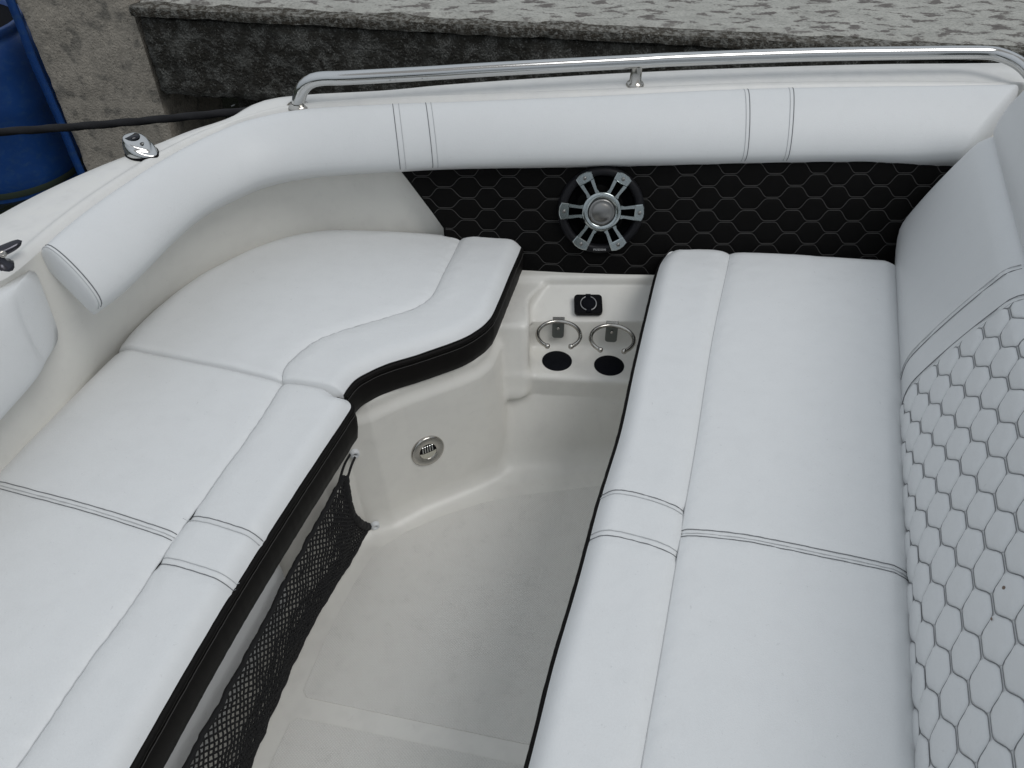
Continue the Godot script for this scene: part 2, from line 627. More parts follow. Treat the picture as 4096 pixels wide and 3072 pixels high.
func panel_pt(u: float, v: float, d := 0.0) -> Vector3:   # u = x, v = height above 0.30
	var t := 0.0
	while t < 4.0 and PANEL_LO[int(t) + 1].x < u:
		t += 1.0
	var i := int(t)
	t = i + (u - PANEL_LO[i].x) / (PANEL_LO[i + 1].x - PANEL_LO[i].x)
	var a: Vector3 = cat(PANEL_LO, t)
	var b: Vector3 = cat(PANEL_HI, t)
	var p := a.lerp(b, v / 0.34)
	var n := Vector3.RIGHT.cross((b - a).normalized())
	return p + n * d

func bolster_surface(L: Array, U: Array, bulge: float, n: int, cap0: float, cap1: float) -> Array:
	var rows := []
	for i in n:
		var t := (L.size() - 1.0) * i / (n - 1)
		rows.append(bolster_row(L, U, bulge, t, 1.0))
	var first := []
	var last := []
	for s in [0.0, 0.25, 0.45, 0.62, 0.76, 0.87, 0.95, 0.99]:
		first.append(bolster_cap(L, U, bulge, 0.0, s, -cap0))
		last.push_front(bolster_cap(L, U, bulge, L.size() - 1.0, s, cap1))
	return first + rows + last

func bolster_row(L: Array, U: Array, bulge: float, t: float, grow := 1.0) -> Array:
	var a: Vector3 = cat(L, t)
	var b: Vector3 = cat(U, t)
	var c := b - a
	var inw := Vector3(a.x - b.x, 0, a.z - b.z).normalized()
	var side := inw.cross(Vector3.UP)
	var nn := c.cross(side).normalized()
	if nn.y < 0.0:
		nn = -nn
	var mid := (a + b) * 0.5
	var row := []
	for k in 17:
		var q := PI * k / 16.0
		row.append(mid - c * 0.5 * cos(q) * (1.0 + 0.03 * sin(q)) * grow + nn * bulge * pow(maxf(sin(q), 0.0), 0.72) * grow)
	row.append(b - nn * 0.04)
	row.append(a - nn * 0.03)
	return row

func bolster_cap(L: Array, U: Array, bulge: float, t: float, s: float, out: float) -> Array:
	var e := 0.02
	var t2 := t + (e if t < 1.0 else -e)
	var dir := (Vector3(cat(L, t)) - Vector3(cat(L, t2))).normalized()
	var row := bolster_row(L, U, bulge, t)
	var c: Vector3 = (row[0] + row[16]) * 0.5
	var res := []
	for p in row:
		res.append(c.lerp(p, s) + dir * absf(out) * sqrt(1.0 - s * s))
	return res

func build_boat() -> void:
	var boat := thing("motor_boat", "white open motorboat with cushioned lounge cockpit moored at the concrete quay", "boat")
	# --- moulded liner with drink shelf, pillar and drain wall
	var lm := nets(liner, Vector3(-0.62, -0.012, -1.63), Vector3(0.45, 0.352, -0.77), 0.0065)
	obj("seat_base", lm, M.gel, boat, "moulded white gelcoat seat base with drink shelf recess")
	# --- floor and the two non-skid fields
	var fs := flat()
	prism(fs, PackedVector2Array([Vector2(-1.0, 0.865), Vector2(0.9, 0.865), Vector2(0.9, -1.3), Vector2(-1.0, -1.3)]), -0.05, -0.0005)
	var fl := obj("floor", done(fs), M.gel, boat)
	fl.rotation_degrees.x = -90.0
	var t1 := [Vector2(-0.300, -0.985), Vector2(-0.24, -1.035), Vector2(-0.16, -1.08), Vector2(-0.07, -1.118), Vector2(0.02, -1.14), Vector2(0.2, -1.168), Vector2(0.36, -1.19), Vector2(0.30, -0.53), Vector2(0.02, -0.573), Vector2(-0.398, -0.660), Vector2(-0.372, -0.78), Vector2(-0.335, -0.90)]
	var t2 := [Vector2(-0.405, -0.622), Vector2(0.02, -0.535), Vector2(0.30, -0.485), Vector2(0.30, 0.8), Vector2(-0.6, 0.8), Vector2(-0.50, -0.2), Vector2(-0.45, -0.45)]
	for poly in [t1, t2]:
		var pp := PackedVector2Array()
		for q in poly:
			pp.append(Vector2(q.x, -q.y))
		var rr := Geometry2D.offset_polygon(pp, -0.012, Geometry2D.JOIN_ROUND)
		rr = Geometry2D.offset_polygon(rr[0], 0.012, Geometry2D.JOIN_ROUND)
		var ts := flat()
		prism(ts, rr[0], -0.003, 0.0008, 0.0)
		var tr := obj("tread_field", done(ts), M.tread, boat, "fine diamond non-skid floor field")
		tr.rotation_degrees.x = -90.0
	# --- wall, deck and outer hull as one moulding
	var rows := []
	var nst := 120
	var base_rows := []
	for i in 6:
		base_rows.append({"w": Vector3(PLO[i].x - 0.03, 0.42, PLO[i].z), "m": Vector3(PLO[i].x - 0.065, PLO[i].y + 0.07, PLO[i].z), "u": PUP[i] + Vector3(-0.01, 0.012, 0), "d": Vector3([-1.20, -1.12, -1.075, -1.03, -1.01, -0.995][i], 0.695, [-0.10, -0.50, -0.75, -0.95, -1.03, -1.09][i])})
	for i in 15:
		var inw := Vector3(BLO[i].x - BUP[i].x, 0, BLO[i].z - BUP[i].z).normalized()
		base_rows.append({"w": WAL[i], "m": BLO[i] - inw * 0.085 + Vector3(0, 0.03, 0), "u": BUP[i] - inw * 0.006 + Vector3(0, -0.004, 0), "d": DKO[i]})
	base_rows.append({"w": Vector3(1.9, 0.42, -1.57), "m": Vector3(1.9, 0.61, -1.66), "u": Vector3(1.9, 0.706, -1.76), "d": Vector3(2.0, 0.715, -1.90)})
	for i in [18, 19, 20]:
		base_rows[i].w.z = -1.605
		base_rows[i].m = Vector3(base_rows[i].w.x, 0.62, -1.690)
	base_rows[17].w.z = -1.600
	base_rows[17].m.z = -1.682
	base_rows[16].m.z = -1.672
	var cw := []
	var cm := []
	var cu := []
	var cd := []
	for b in base_rows:
		cw.append(b.w); cm.append(b.m); cu.append(b.u); cd.append(b.d)
	for i in nst:
		var t := (base_rows.size() - 1.0) * i / (nst - 1)
		var w: Vector3 = cat(cw, t)
		var m: Vector3 = cat(cm, t)
		var u: Vector3 = cat(cu, t)
		var d: Vector3 = cat(cd, t)
		var o := Vector3(d.x - u.x, 0, d.z - u.z).normalized()
		var low := w + (w - m) * 0.75
		low.y = 0.28
		var row := [low, w, w.lerp(m, 0.5), m, m.lerp(u, 0.5) - o * 0.0, u, u + o * 0.006 + Vector3(0, 0.010, 0), u + o * 0.013 + Vector3(0, 0.013, 0), u + o * 0.021 + Vector3(0, 0.012, 0), u + o * 0.028 + Vector3(0, 0.007, 0)]
		var e := u + o * 0.034
		e.y = lerpf(u.y, d.y, 0.5) + 0.004
		row.append(e)
		row.append(e.lerp(d, 0.5) + Vector3(0, 0.003, 0))
		row.append(d - o * 0.012 + Vector3(0, 0.0, 0))
		row.append(d - o * 0.003 + Vector3(0, -0.004, 0))
		row.append(d + Vector3(0, -0.012, 0))
		row.append(d + o * 0.004 + Vector3(0, -0.06, 0))
		row.append(d + o * 0.012 + Vector3(0, -0.10, 0))
		row.append(d - o * 0.06 + Vector3(0, -0.55, 0))
		row.append(d - o * 0.22 + Vector3(0, -1.15, 0))
		rows.append(row)
	var inner := []
	var outer := []
	for r in rows:
		inner.append(r.slice(0, 6))
		outer.append(r.slice(5))
	obj("side_wall", done(grid(inner)), M.gel, boat, "cream gelcoat inner wall below the bolsters")
	obj("deck", done(grid(outer)), M.deck, boat, "white gelcoat coaming, deck edge and hull side")
	# --- hidden seat boxes: right bench front, storage box of the left bench
	var bs := flat()
	for q in [[Vector3(0.365, 0, -1.45), Vector3(0.055, 0, -0.40)], [Vector3(0.055, 0, -0.40), Vector3(-0.20, 0, 0.45)]]:
		var a: Vector3 = q[0]
		var b: Vector3 = q[1]
		var up := Vector3(0, 0.335, 0)
		for v in [a, b, b + up, a, b + up, a + up]:
			bs.add_vertex(v)
	for v in [Vector3(0.365, 0.335, -1.45), Vector3(-0.20, 0.335, 0.45), Vector3(0.9, 0.335, 0.45), Vector3(0.365, 0.335, -1.45), Vector3(0.9, 0.335, 0.45), Vector3(0.95, 0.335, -1.45)]:
		bs.add_vertex(v)
	obj("bench_box", done(bs), M.gel, boat)
	var sb := flat()
	# top board, back and floor of the open locker
	var A := Vector3(-0.40, 0.325, -0.90)
	var C := Vector3(-0.70, 0.325, 0.20)
	for q in [[A, C, C + Vector3(-0.36, 0, 0), A + Vector3(-0.42, 0, 0)], [A + Vector3(-0.28, 0, 0), C + Vector3(-0.28, 0, 0), C + Vector3(-0.28, -0.33, 0), A + Vector3(-0.28, -0.33, 0)], [A + Vector3(-0.045, -0.305, 0), C + Vector3(-0.045, -0.305, 0), C + Vector3(-0.28, -0.305, 0), A + Vector3(-0.28, -0.305, 0)], [A + Vector3(-0.045, -0.305, 0), C + Vector3(-0.045, -0.305, 0), C + Vector3(-0.035, -0.325, 0), A + Vector3(-0.035, -0.325, 0)], [A, C, C + Vector3(0, -0.03, 0), A + Vector3(0, -0.03, 0)]]:
		for v in [q[0], q[1], q[2], q[0], q[2], q[3]]:
			sb.add_vertex(v)
	obj("locker", done(sb), M.gel, boat, "open side locker under the lounge seat")
	# --- coaming bolsters
	var b1 := part("coaming_bolster", boat, "long white padded bolster curving round the coaming")
	obj("pad", done(grid(bolster_surface(BLO, BUP, 0.040, 130, 0.008, 0.03), true)), M.vinyl, b1)
	for q in [[8.02, 1.0], [8.60, 1.0], [11.03, -1.0], [11.36, -1.0]]:
		for k in 2:
			var r := bolster_row(BLO, BUP, 0.0405, q[0] + k * 0.085 * q[1] * (1.0 if q[0] < 10.0 else 0.33) * (1.0 if k else 0.0), 1.0)
			line_obj("stitch_line" if k == 0 else "seam", r.slice(0, 17), 0.0009, M.thread_dark if k == 0 else M.thread_soft, b1)
	line_obj("stitch_line", bolster_row(BLO, BUP, 0.0405, 0.10, 1.0).slice(0, 17), 0.0010, M.thread_dark, b1)
	line_obj("seam", bolster_row(BLO, BUP, 0.0405, 0.0, 1.0).slice(0, 17), 0.0010, M.thread_soft, b1)
	var b2 := part("coaming_bolster", boat, "short white padded bolster on the lounge side wall")
	obj("pad", done(grid(bolster_surface(PLO, PUP, 0.034, 60, 0.01, 0.035), true)), M.vinyl, b2)
	build_panel(boat)
	build_backrest(boat)
	build_speaker(boat)
	build_rail(boat)
	build_shelf_fittings(boat)
	build_deck_fittings(boat)

# honeycomb quilting: waves of stitching with flats P/2 apart; returns cells as polygons and the stitch lines
func wave(u: float, P: float, amp: float) -> float:
	var ph := fposmod(u / P, 1.0)
	var x := absf(ph - 0.5) * 4.0 - 1.0     # triangle -1..1
	return amp * clampf(x * 2.9, -1.0, 1.0) * (1.0 - 0.0)

func quilt(clip: PackedVector2Array, P: float, H: float, map: Callable, dome: float, cell_m: Material, thread_m: Material, parent: Node, thread_r: float) -> void:
	var lo := clip[0]
	var hi := clip[0]
	for p in clip:
		lo = lo.min(p)
		hi = hi.max(p)
	var gap := 0.0016
	var amp := H * 0.25 - gap
	var st := soft()
	var k0 := int(floor(lo.y / (H * 0.5))) - 1
	var k1 := int(ceil(hi.y / (H * 0.5))) + 1
	for k in range(k0, k1 + 1):
		var sgn := 1.0 if k % 2 == 0 else -1.0
		var line := PackedVector2Array()
		var u := lo.x - P
		while u < hi.x + P:
			# soften the corners by averaging neighbours
			var w := (wave(u - 0.002, P, amp) + wave(u, P, amp) + wave(u + 0.002, P, amp) + wave(u - 0.004, P, amp) + wave(u + 0.004, P, amp)) / 5.0
			line.append(Vector2(u, k * H * 0.5 + sgn * w))
			u += 0.0035
		for piece in Geometry2D.intersect_polyline_with_polygon(line, clip):
			var path := []
			for q in piece:
				path.append(map.call(q.x, q.y, 0.0006))
			if path.size() > 2:
				tube(st, path, thread_r, 4, false)
	obj("stitching", done(st), thread_m, parent)
	# cells between wave k (upper bound) and wave k-1
	var i0 := int(floor(lo.x / (P * 0.5))) - 1
	var i1 := int(ceil(hi.x / (P * 0.5))) + 1
	for k in range(k0, k1 + 2):
		var sgn := 1.0 if k % 2 == 0 else -1.0
		# wave k is high where sgn*wave > 0; a cell opens below a crest of wave k and above a trough of wave k-1
		for i in range(i0, i1 + 1):
			var uc := i * P * 0.5
			var crest := wave(uc, P, amp) * sgn > 0.0
			if not crest:
				continue
			var poly := PackedVector2Array()
			var n := 9
			for q in n + 1:
				var u := uc - P * 0.35 + P * 0.70 * q / n
				u = clampf(u, uc - P * 0.338, uc + P * 0.338)
				var w := (wave(u - 0.004, P, amp) + wave(u, P, amp) + wave(u + 0.004, P, amp)) / 3.0
				poly.append(Vector2(u, k * H * 0.5 + sgn * w - 0.0008))
			for q in n + 1:
				var u := uc + P * 0.35 - P * 0.70 * q / n
				u = clampf(u, uc - P * 0.338, uc + P * 0.338)
				var w := (wave(u - 0.004, P, amp) + wave(u, P, amp) + wave(u + 0.004, P, amp)) / 3.0
				poly.append(Vector2(u, (k - 1) * H * 0.5 - sgn * w + 0.0008))
			for piece in Geometry2D.intersect_polygons(poly, clip):
				if piece.size() < 3:
					continue
				var c := Vector2.ZERO
				var area := 0.0
				for q in piece.size():
					c += piece[q]
					area += piece[q].cross(piece[(q + 1) % piece.size()])
				c /= piece.size()
				area = absf(area) * 0.5
				if area < 0.00006:
					continue
				var dh := dome * sqrt(minf(1.0, area / (P * H * 0.5)))
				var rows := []
				for s in [[1.0, 0.0], [0.94, 0.30], [0.84, 0.60], [0.66, 0.86], [0.35, 0.98], [0.0, 1.0]]:
					var row := []
					for q in piece:
						var w2 := c.lerp(q, s[0])
						row.append(map.call(w2.x, w2.y, dh * s[1]))
					rows.append(row)
				obj("quilt_cell", done(grid(rows, true)), cell_m, parent)

func build_panel(boat: Node) -> void:
	var pn := part("side_panel", boat, "charcoal honeycomb-quilted side panel")
	var rows := []
	for i in 61:
		var u := -0.285 + 1.335 * i / 60.0
		var row := []
		for j in 9:
			row.append(Vector2(u, 0.02 + 0.31 * j / 8.0))
		rows.append(row)
	var g := []
	for r in rows:
		var row := []
		for q in r:
			# left edge slants
			var left: float = -0.285 + 0.130 * sat((0.32 - q.y) / 0.18)
			row.append(panel_pt(maxf(q.x, left), q.y, 0.010))
		row.push_front(panel_pt(maxf(r[0].x, -0.155), 0.02, -0.01))
		g.append(row)
	var edge := []
	for q in g[0]:
		edge.append(q + Vector3(-0.002, 0, -0.012))
	g.push_front(edge)
	obj("backing", done(grid(g)), M.dark, pn)
	var clip := PackedVector2Array([Vector2(-0.153, 0.045), Vector2(1.045, 0.045), Vector2(1.045, 0.325), Vector2(-0.281, 0.325), Vector2(-0.151, 0.140)])
	quilt(clip, 0.100, 0.050, func(u, v, d): return panel_pt(u, v, 0.0105 + d), 0.0026, M.dark, M.thread_grey, pn, 0.0009)

func back_d(u: float, v: float) -> float:
	var d := -0.045 * pow(1.0 - sat((u + 0.165) / 0.06), 2.0)
	d -= 0.020 * pow(1.0 - sat((0.296 - v) / 0.035), 2.0)
	d += 0.009 + 0.010 * sin(PI * sat((v + 0.05) / 0.35))
	d -= 0.004 * exp(-pow((u - 0.385) / 0.005, 2.0)) + 0.004 * exp(-pow((u - 0.470) / 0.005, 2.0))
	d -= 0.035 * pow(1.0 - sat((v + 0.035) / 0.095), 2.0)
	return d

func build_backrest(boat: Node) -> void:
	var bk := part("backrest", boat, "white backrest with honeycomb quilting and grey stitching")
	var rows := []
	for i in 150:
		var s := i / 149.0
		var row := []
		for j in 25:
			var v := -0.06 + 0.36 * j / 24.0
			var u0 := -0.172 + 0.12 * pow(1.0 - sat((v + 0.02) / 0.16), 2.0) + 0.03 * sat((v - 0.2) / 0.1)
			var u := lerpf(u0, 1.9, s * s * 0.45 + s * 0.55) if s < 1.0 else 1.9
			row.append(br(u, v, back_d(u, v) - 0.14 * (1.0 if i == 0 else 0.0)))
		rows.append(row)
	obj("pad", done(grid(rows)), M.vinyl, bk)
	# top roll
	var prof := [Vector2(0.284, -0.02), Vector2(0.291, -0.010), Vector2(0.302, 0.002), Vector2(0.325, 0.010), Vector2(0.36, 0.015), Vector2(0.40, 0.013), Vector2(0.435, 0.0), Vector2(0.455, -0.03), Vector2(0.455, -0.09), Vector2(0.43, -0.14), Vector2(0.36, -0.16), Vector2(0.28, -0.15)]
	var tr := []
	for i in 64:
		var u := -0.145 + 2.05 * i / 63.0
		var k := 1.0
		if i < 8:
			k = sqrt(1.0 - pow(1.0 - i / 8.0, 2.0))
			u = -0.145 + 0.075 * (1.0 - sqrt(1.0 - pow(i / 8.0, 2.0))) if i > 0 else -0.145
		var row := []
		for p in prof:
			row.append(br(u, lerpf(0.34, p.x, k), lerpf(-0.07, p.y, k)))
		tr.append(row)
	obj("top_roll", done(grid(tr, true)), M.vinyl, bk)
	for q in [[0.379, 1], [0.391, 0], [0.464, 0], [0.476, 1]]:
		var path := []
		for j in 30:
			var v := -0.05 + 0.338 * j / 29.0
			path.append(br(q[0], v, back_d(q[0], v) + 0.0004))
		line_obj("stitch_line" if q[1] == 0 else "seam", path, 0.0008, M.thread_dark if q[1] == 0 else M.thread_soft, bk)
	for q in [[0.991, 0.186, 0.0030], [1.025, 0.163, 0.0022]]:
		var ds := soft()
		var rws := []
		for s in [1.0, 0.7, 0.35, 0.02]:
			var row := []
			for k in 12:
				var a := TAU * k / 12
				var rr: float = q[2] * s * (1.0 + 0.15 * sin(a * 2.0 + q[0] * 50.0))
				row.append(br(q[0] + cos(a) * rr, q[1] + sin(a) * rr * 0.8, back_d(q[0], q[1]) + 0.0066 + 0.0005 * (1.0 - s)))
			rws.append(row)
		grid(rws, true, ds)
		obj("dirt_speck", done(ds), M.soil, bk, "small brown speck of dirt on the white vinyl")
	var clip := PackedVector2Array([Vector2(0.478, -0.045), Vector2(1.45, -0.045), Vector2(1.45, 0.288), Vector2(0.478, 0.288)])
	quilt(clip, 0.100, 0.050, func(u, v, d): return br(u, v, back_d(u, v) + 0.0006 + d), 0.0062, M.vinyl, M.thread_quilt, bk, 0.00052)

func build_speaker(boat: Node) -> void:
	var sp := part("speaker", boat, "round loudspeaker with six-spoke chrome grille")
	var c := panel_pt(0.207, 0.189, 0.012)
	var up := (panel_pt(0.207, 0.25, 0.012) - panel_pt(0.207, 0.12, 0.012)).normalized()
	var rt := (panel_pt(0.30, 0.189) - panel_pt(0.11, 0.189)).normalized()
	var nn := rt.cross(up).normalized()
	sp.transform = Transform3D(Basis(rt, nn.cross(rt), nn), c)
	var s1 := soft()
	lathe(s1, [Vector2(0.1005, -0.004), Vector2(0.1005, 0.006), Vector2(0.099, 0.012), Vector2(0.095, 0.016), Vector2(0.088, 0.018), Vector2(0.083, 0.016), Vector2(0.080, 0.010), Vector2(0.079, 0.0)], 64)
	obj("rim", done(s1), M.rim, sp)
	var s2 := soft()
	lathe(s2, [Vector2(0.080, 0.002), Vector2(0.074, 0.006), Vector2(0.068, 0.002), Vector2(0.03, -0.012 + 0.01), Vector2(0.0, -0.001)], 48)
	obj("cone", done(s2), M.cone, sp)
	for k in 6:
		var a := deg_to_rad(-1.0 + 60.0 * k)
		var w := flat()
		var X := func(r: float, s: float) -> Vector2: return Vector2(cos(a) * r - sin(a) * s, sin(a) * r + cos(a) * s)
		# outer foot with screw, two prongs, inner web
		prism(w, PackedVector2Array([X.call(0.076, -0.0175), X.call(0.093, -0.0195), X.call(0.0975, -0.010), X.call(0.0985, 0.0), X.call(0.0975, 0.010), X.call(0.093, 0.0195), X.call(0.076, 0.0175)]), 0.012, 0.0235, 0.0015)
		prism(w, PackedVector2Array([X.call(0.0758, 0.0093), X.call(0.0758, 0.0173), X.call(0.052, 0.0135), X.call(0.044, 0.0155), X.call(0.044, 0.0065)]), 0.013, 0.0225, 0.001)
		prism(w, PackedVector2Array([X.call(0.0758, -0.0093), X.call(0.044, -0.0065), X.call(0.044, -0.0155), X.call(0.052, -0.0135), X.call(0.0758, -0.0173)]), 0.013, 0.0225, 0.001)
		obj("grille_spoke", done(w), M.aged, sp)
		var sc := soft()
		lathe(sc, [Vector2(0.0045, 0.0), Vector2(0.0042, 0.0022), Vector2(0.0022, 0.0034), Vector2(0.0, 0.0030)], 12)
		var so := obj("screw", done(sc), M.brushed, sp)
		so.position = Vector3(cos(a) * 0.087, sin(a) * 0.087, 0.0236)
	var wb := soft()
	lathe(wb, [Vector2(0.0455, 0.012), Vector2(0.0455, 0.0215), Vector2(0.043, 0.0235), Vector2(0.0325, 0.0245), Vector2(0.0315, 0.022)], 48)
	obj("hub_ring", done(wb), M.aged, sp)
	var hb := soft()
	lathe(hb, [Vector2(0.031, 0.018), Vector2(0.030, 0.0255), Vector2(0.026, 0.0275), Vector2(0.024, 0.026), Vector2(0.020, 0.0285), Vector2(0.011, 0.031), Vector2(0.0, 0.032)], 40)
	obj("hub_cap", done(hb), M.brushed, sp)
	var tx := TextMesh.new()
	var fo := SystemFont.new()
	fo.font_names = PackedStringArray(["Droid Sans"])
	fo.font_weight = 700
	tx.font = fo
	tx.text = "FUSION"
	tx.font_size = 64
	tx.pixel_size = 0.00011
	tx.depth = 0.0006
	var to := obj("lettering", tx, M.print, sp)
	to.position = Vector3(0.0, -0.0895, 0.0182)
	to.scale = Vector3(1.15, 0.9, 1)

func build_rail(boat: Node) -> void:
	var hr := part("handrail", boat, "polished stainless steel grab rail on the coaming")
	var pts := [Vector3(-0.474, 0.70, -1.668), Vector3(-0.470, 0.72, -1.668), Vector3(-0.455, 0.748, -1.666), Vector3(-0.433, 0.764, -1.664), Vector3(-0.405, 0.769, -1.665), Vector3(-0.36, 0.769, -1.668), Vector3(-0.189, 0.768, -1.695), Vector3(-0.063, 0.768, -1.716), Vector3(0.130, 0.768, -1.744), Vector3(0.280, 0.768, -1.764), Vector3(0.369, 0.768, -1.777), Vector3(0.661, 0.768, -1.805), Vector3(0.920, 0.768, -1.817), Vector3(1.080, 0.768, -1.820), Vector3(1.125, 0.766, -1.806), Vector3(1.160, 0.755, -1.772), Vector3(1.188, 0.726, -1.728), Vector3(1.196, 0.70, -1.715)]
	var st := soft()
	tube(st, smooth(pts, 150), 0.0148, 18)
	obj("tube", done(st), M.chrome, hr)
	for q in [[Vector3(-0.474, 0.704, -1.668), false], [Vector3(0.2825, 0.713, -1.764), true], [Vector3(1.196, 0.713, -1.715), false]]:
		var f := soft()
		var pr := [Vector2(0.026, -0.004), Vector2(0.026, 0.004), Vector2(0.022, 0.008), Vector2(0.0165, 0.010)]
		if q[1]:
			pr = [Vector2(0.021, -0.004), Vector2(0.021, 0.004), Vector2(0.018, 0.009), Vector2(0.0135, 0.011), Vector2(0.0125, 0.046)]
		lathe(f, pr, 28)
		var fo := obj("flange" if not q[1] else "stanchion", done(f), M.steel, hr)
		fo.rotation_degrees.x = -90.0
		fo.position = q[0]
	var ru := soft()
	lathe(ru, [Vector2(0.027, 0.0), Vector2(0.0285, 0.0006), Vector2(0.024, 0.0012)], 24)
	var ro := obj("rust_stain", done(ru), M.rust, hr, "rust brown ring under the rail foot")
	ro.rotation_degrees.x = -90.0
	ro.position = Vector3(1.196, 0.7175, -1.715)

func build_shelf_fittings(boat: Node) -> void:
	# power socket on the sloping back of the recess
	var so := part("power_socket", boat, "black power socket with round cap and silver ring")
	var slope := Vector3(0, 0.038, -0.092).normalized()
	so.transform = Transform3D(Basis(Vector3.RIGHT, slope, Vector3.RIGHT.cross(slope)), Vector3(0.1808, 0.3085, -1.4655)).translated_local(Vector3(0, 0, 0.0035))
	var p := flat()
	prism(p, round_rect(0.066, 0.052, 0.009), -0.006, 0.005, 0.0012)
	obj("plate", done(p), M.black, so)
	var ring := soft()
	lathe(ring, [Vector2(0.0195, 0.005), Vector2(0.0195, 0.0075), Vector2(0.0178, 0.0082), Vector2(0.0172, 0.005)], 36)
	obj("bezel", done(ring), M.silver, so)
	var cap := soft()
	lathe(cap, [Vector2(0.0168, 0.005), Vector2(0.0165, 0.0095), Vector2(0.015, 0.0108), Vector2(0.0, 0.0112)], 32)
	obj("cap", done(cap), M.black_soft, so)
	var tab := flat()
	prism(tab, PackedVector2Array([Vector2(-0.005, -0.0245), Vector2(0.005, -0.0245), Vector2(0.006, -0.016), Vector2(-0.006, -0.016)]), 0.005, 0.0105, 0.001)
	prism(tab, PackedVector2Array([Vector2(-0.006, 0.016), Vector2(0.006, 0.016), Vector2(0.006, 0.0245), Vector2(-0.006, 0.0245)]), 0.005, 0.0100, 0.001)
	obj("cap_hinge", done(tab), M.black_soft, so)
	for s in [-1, 1]:
		var sc := soft()
		lathe(sc, [Vector2(0.0028, 0.0045), Vector2(0.0024, 0.0062), Vector2(0.0, 0.0064)], 10)
		var sco := obj("screw", done(sc), M.black_soft, so)
		sco.position = Vector3(0.027 * s, 0, 0)
	# two drink rings with their brackets, rubber discs below
	for q in [[Vector3(0.1075, 0.298, -1.369), 0.03, "left"], [Vector3(0.2285, 0.298, -1.354), 0.10, "right"]]:
		var ch := part("drink_holder", boat, "polished open ring drink holder with ball ends")
		ch.position = q[0]
		ch.rotation.y = -q[1]
		var path := []
		for k in 49:
			var a := deg_to_rad(-57.0 + 294.0 * k / 48.0)
			path.append(Vector3(cos(a) * 0.0492, 0, -sin(a) * 0.0492))
		var t := soft()
		tube(t, path, 0.0047, 12)
		obj("ring", done(t), M.steel, ch)
		for e in [path[0], path[48]]:
			var b := soft()
			var pr := []
			for k in 11:
				var a := -PI / 2 + PI * k / 10.0
				pr.append(Vector2(cos(a) * 0.0065, sin(a) * 0.0065))
			lathe(b, pr, 14)
			var bo := obj("ball_end", done(b), M.steel, ch)
			bo.position = e
		var br_ := flat()
		prism(br_, round_rect(0.028, 0.046, 0.007), 0.0, 0.003, 0.0008)
		var bo2 := obj("bracket", done(br_), M.plate, ch)
		bo2.position = Vector3(0, -0.024, -0.0515)
		bo2.rotation_degrees.x = -14.0
		var tb := flat()
		prism(tb, PackedVector2Array([Vector2(-0.014, -0.006), Vector2(0.014, -0.006), Vector2(0.014, 0.006), Vector2(-0.014, 0.006)]), 0.0, 0.003, 0.0008)
		var tbo := obj("bracket_tab", done(tb), M.steel, ch)
		tbo.position = Vector3(0, 0.0015, -0.0545)
		tbo.rotation_degrees.x = -80.0
		for y in [-0.018, -0.036]:
			var sc := soft()
			lathe(sc, [Vector2(0.0036, 0.0), Vector2(0.0032, 0.0016), Vector2(0.0015, 0.0022), Vector2(0.0, 0.0008)], 12)
			var sco := obj("screw", done(sc), M.steel, ch)
			sco.position = Vector3(0, y, -0.0515 + 0.0046 + (-0.024 - y) * -0.22)
			sco.rotation_degrees.x = -14.0
	for q in [Vector3(0.1062, 0.2190, -1.3663), Vector3(0.2276, 0.2190, -1.3500)]:
		var d := soft()
		lathe(d, [Vector2(0.0350, 0.0), Vector2(0.0352, 0.0022), Vector2(0.0342, 0.0032), Vector2(0.0, 0.0033)], 48)
		var dob := obj("cup_mat", done(d), M.black_soft, boat, "round black rubber mat under drink ring")
		dob.rotation_degrees.x = -90.0
		dob.position = q
	# drain fitting in the seat base wall
	var dr := part("drain_fitting", boat, "round stainless drain fitting in the seat base")
	var wd := Vector3(0.174, 0, -0.094).normalized()
	var wu := Vector3(-0.012, 0.335, -0.044).normalized()
	var wn := wd.cross(wu).normalized()
	var pc := Vector3(-0.190, 0.153, -1.149)
	for it in 20:
		pc += wn * (-liner(pc))
	dr.transform = Transform3D(Basis(wd, wn.cross(wd), wn), pc)
	var f := soft()
	lathe(f, [Vector2(0.0385, -0.006), Vector2(0.0390, 0.002), Vector2(0.037, 0.005), Vector2(0.033, 0.0062), Vector2(0.0215, 0.0055), Vector2(0.020, 0.004)], 48)
	obj("flange", done(f), M.steel, dr)
	var bm := soft()
	lathe(bm, [Vector2(0.0210, 0.0045), Vector2(0.0205, 0.0022), Vector2(0.0, 0.0020)], 40)
	obj("bore", done(bm), M.black, dr)
	for k in 5:
		var x := -0.0125 + 0.0056 * k
		var sl := flat()
		prism(sl, PackedVector2Array([Vector2(x, -0.002), Vector2(x + 0.0026, -0.002), Vector2(x + 0.0032, 0.0150), Vector2(x + 0.0004, 0.0150)]), 0.0022, 0.0040, 0.0006)
		obj("vane", done(sl), M.chrome, dr)
	var hf := flat()
	var hp := PackedVector2Array()
	for k in 19:
		var a := PI + 0.12 + (PI - 0.24) * k / 18.0
		hp.append(Vector2(cos(a) * 0.0196, sin(a) * 0.0196))
	hp.append(Vector2(0.010, -0.0045))
	hp.append(Vector2(-0.010, -0.0045))
	prism(hf, hp, 0.0020, 0.0043, 0.0006)
	obj("flap", done(hf), M.cream, dr, "cream plastic drain flap")

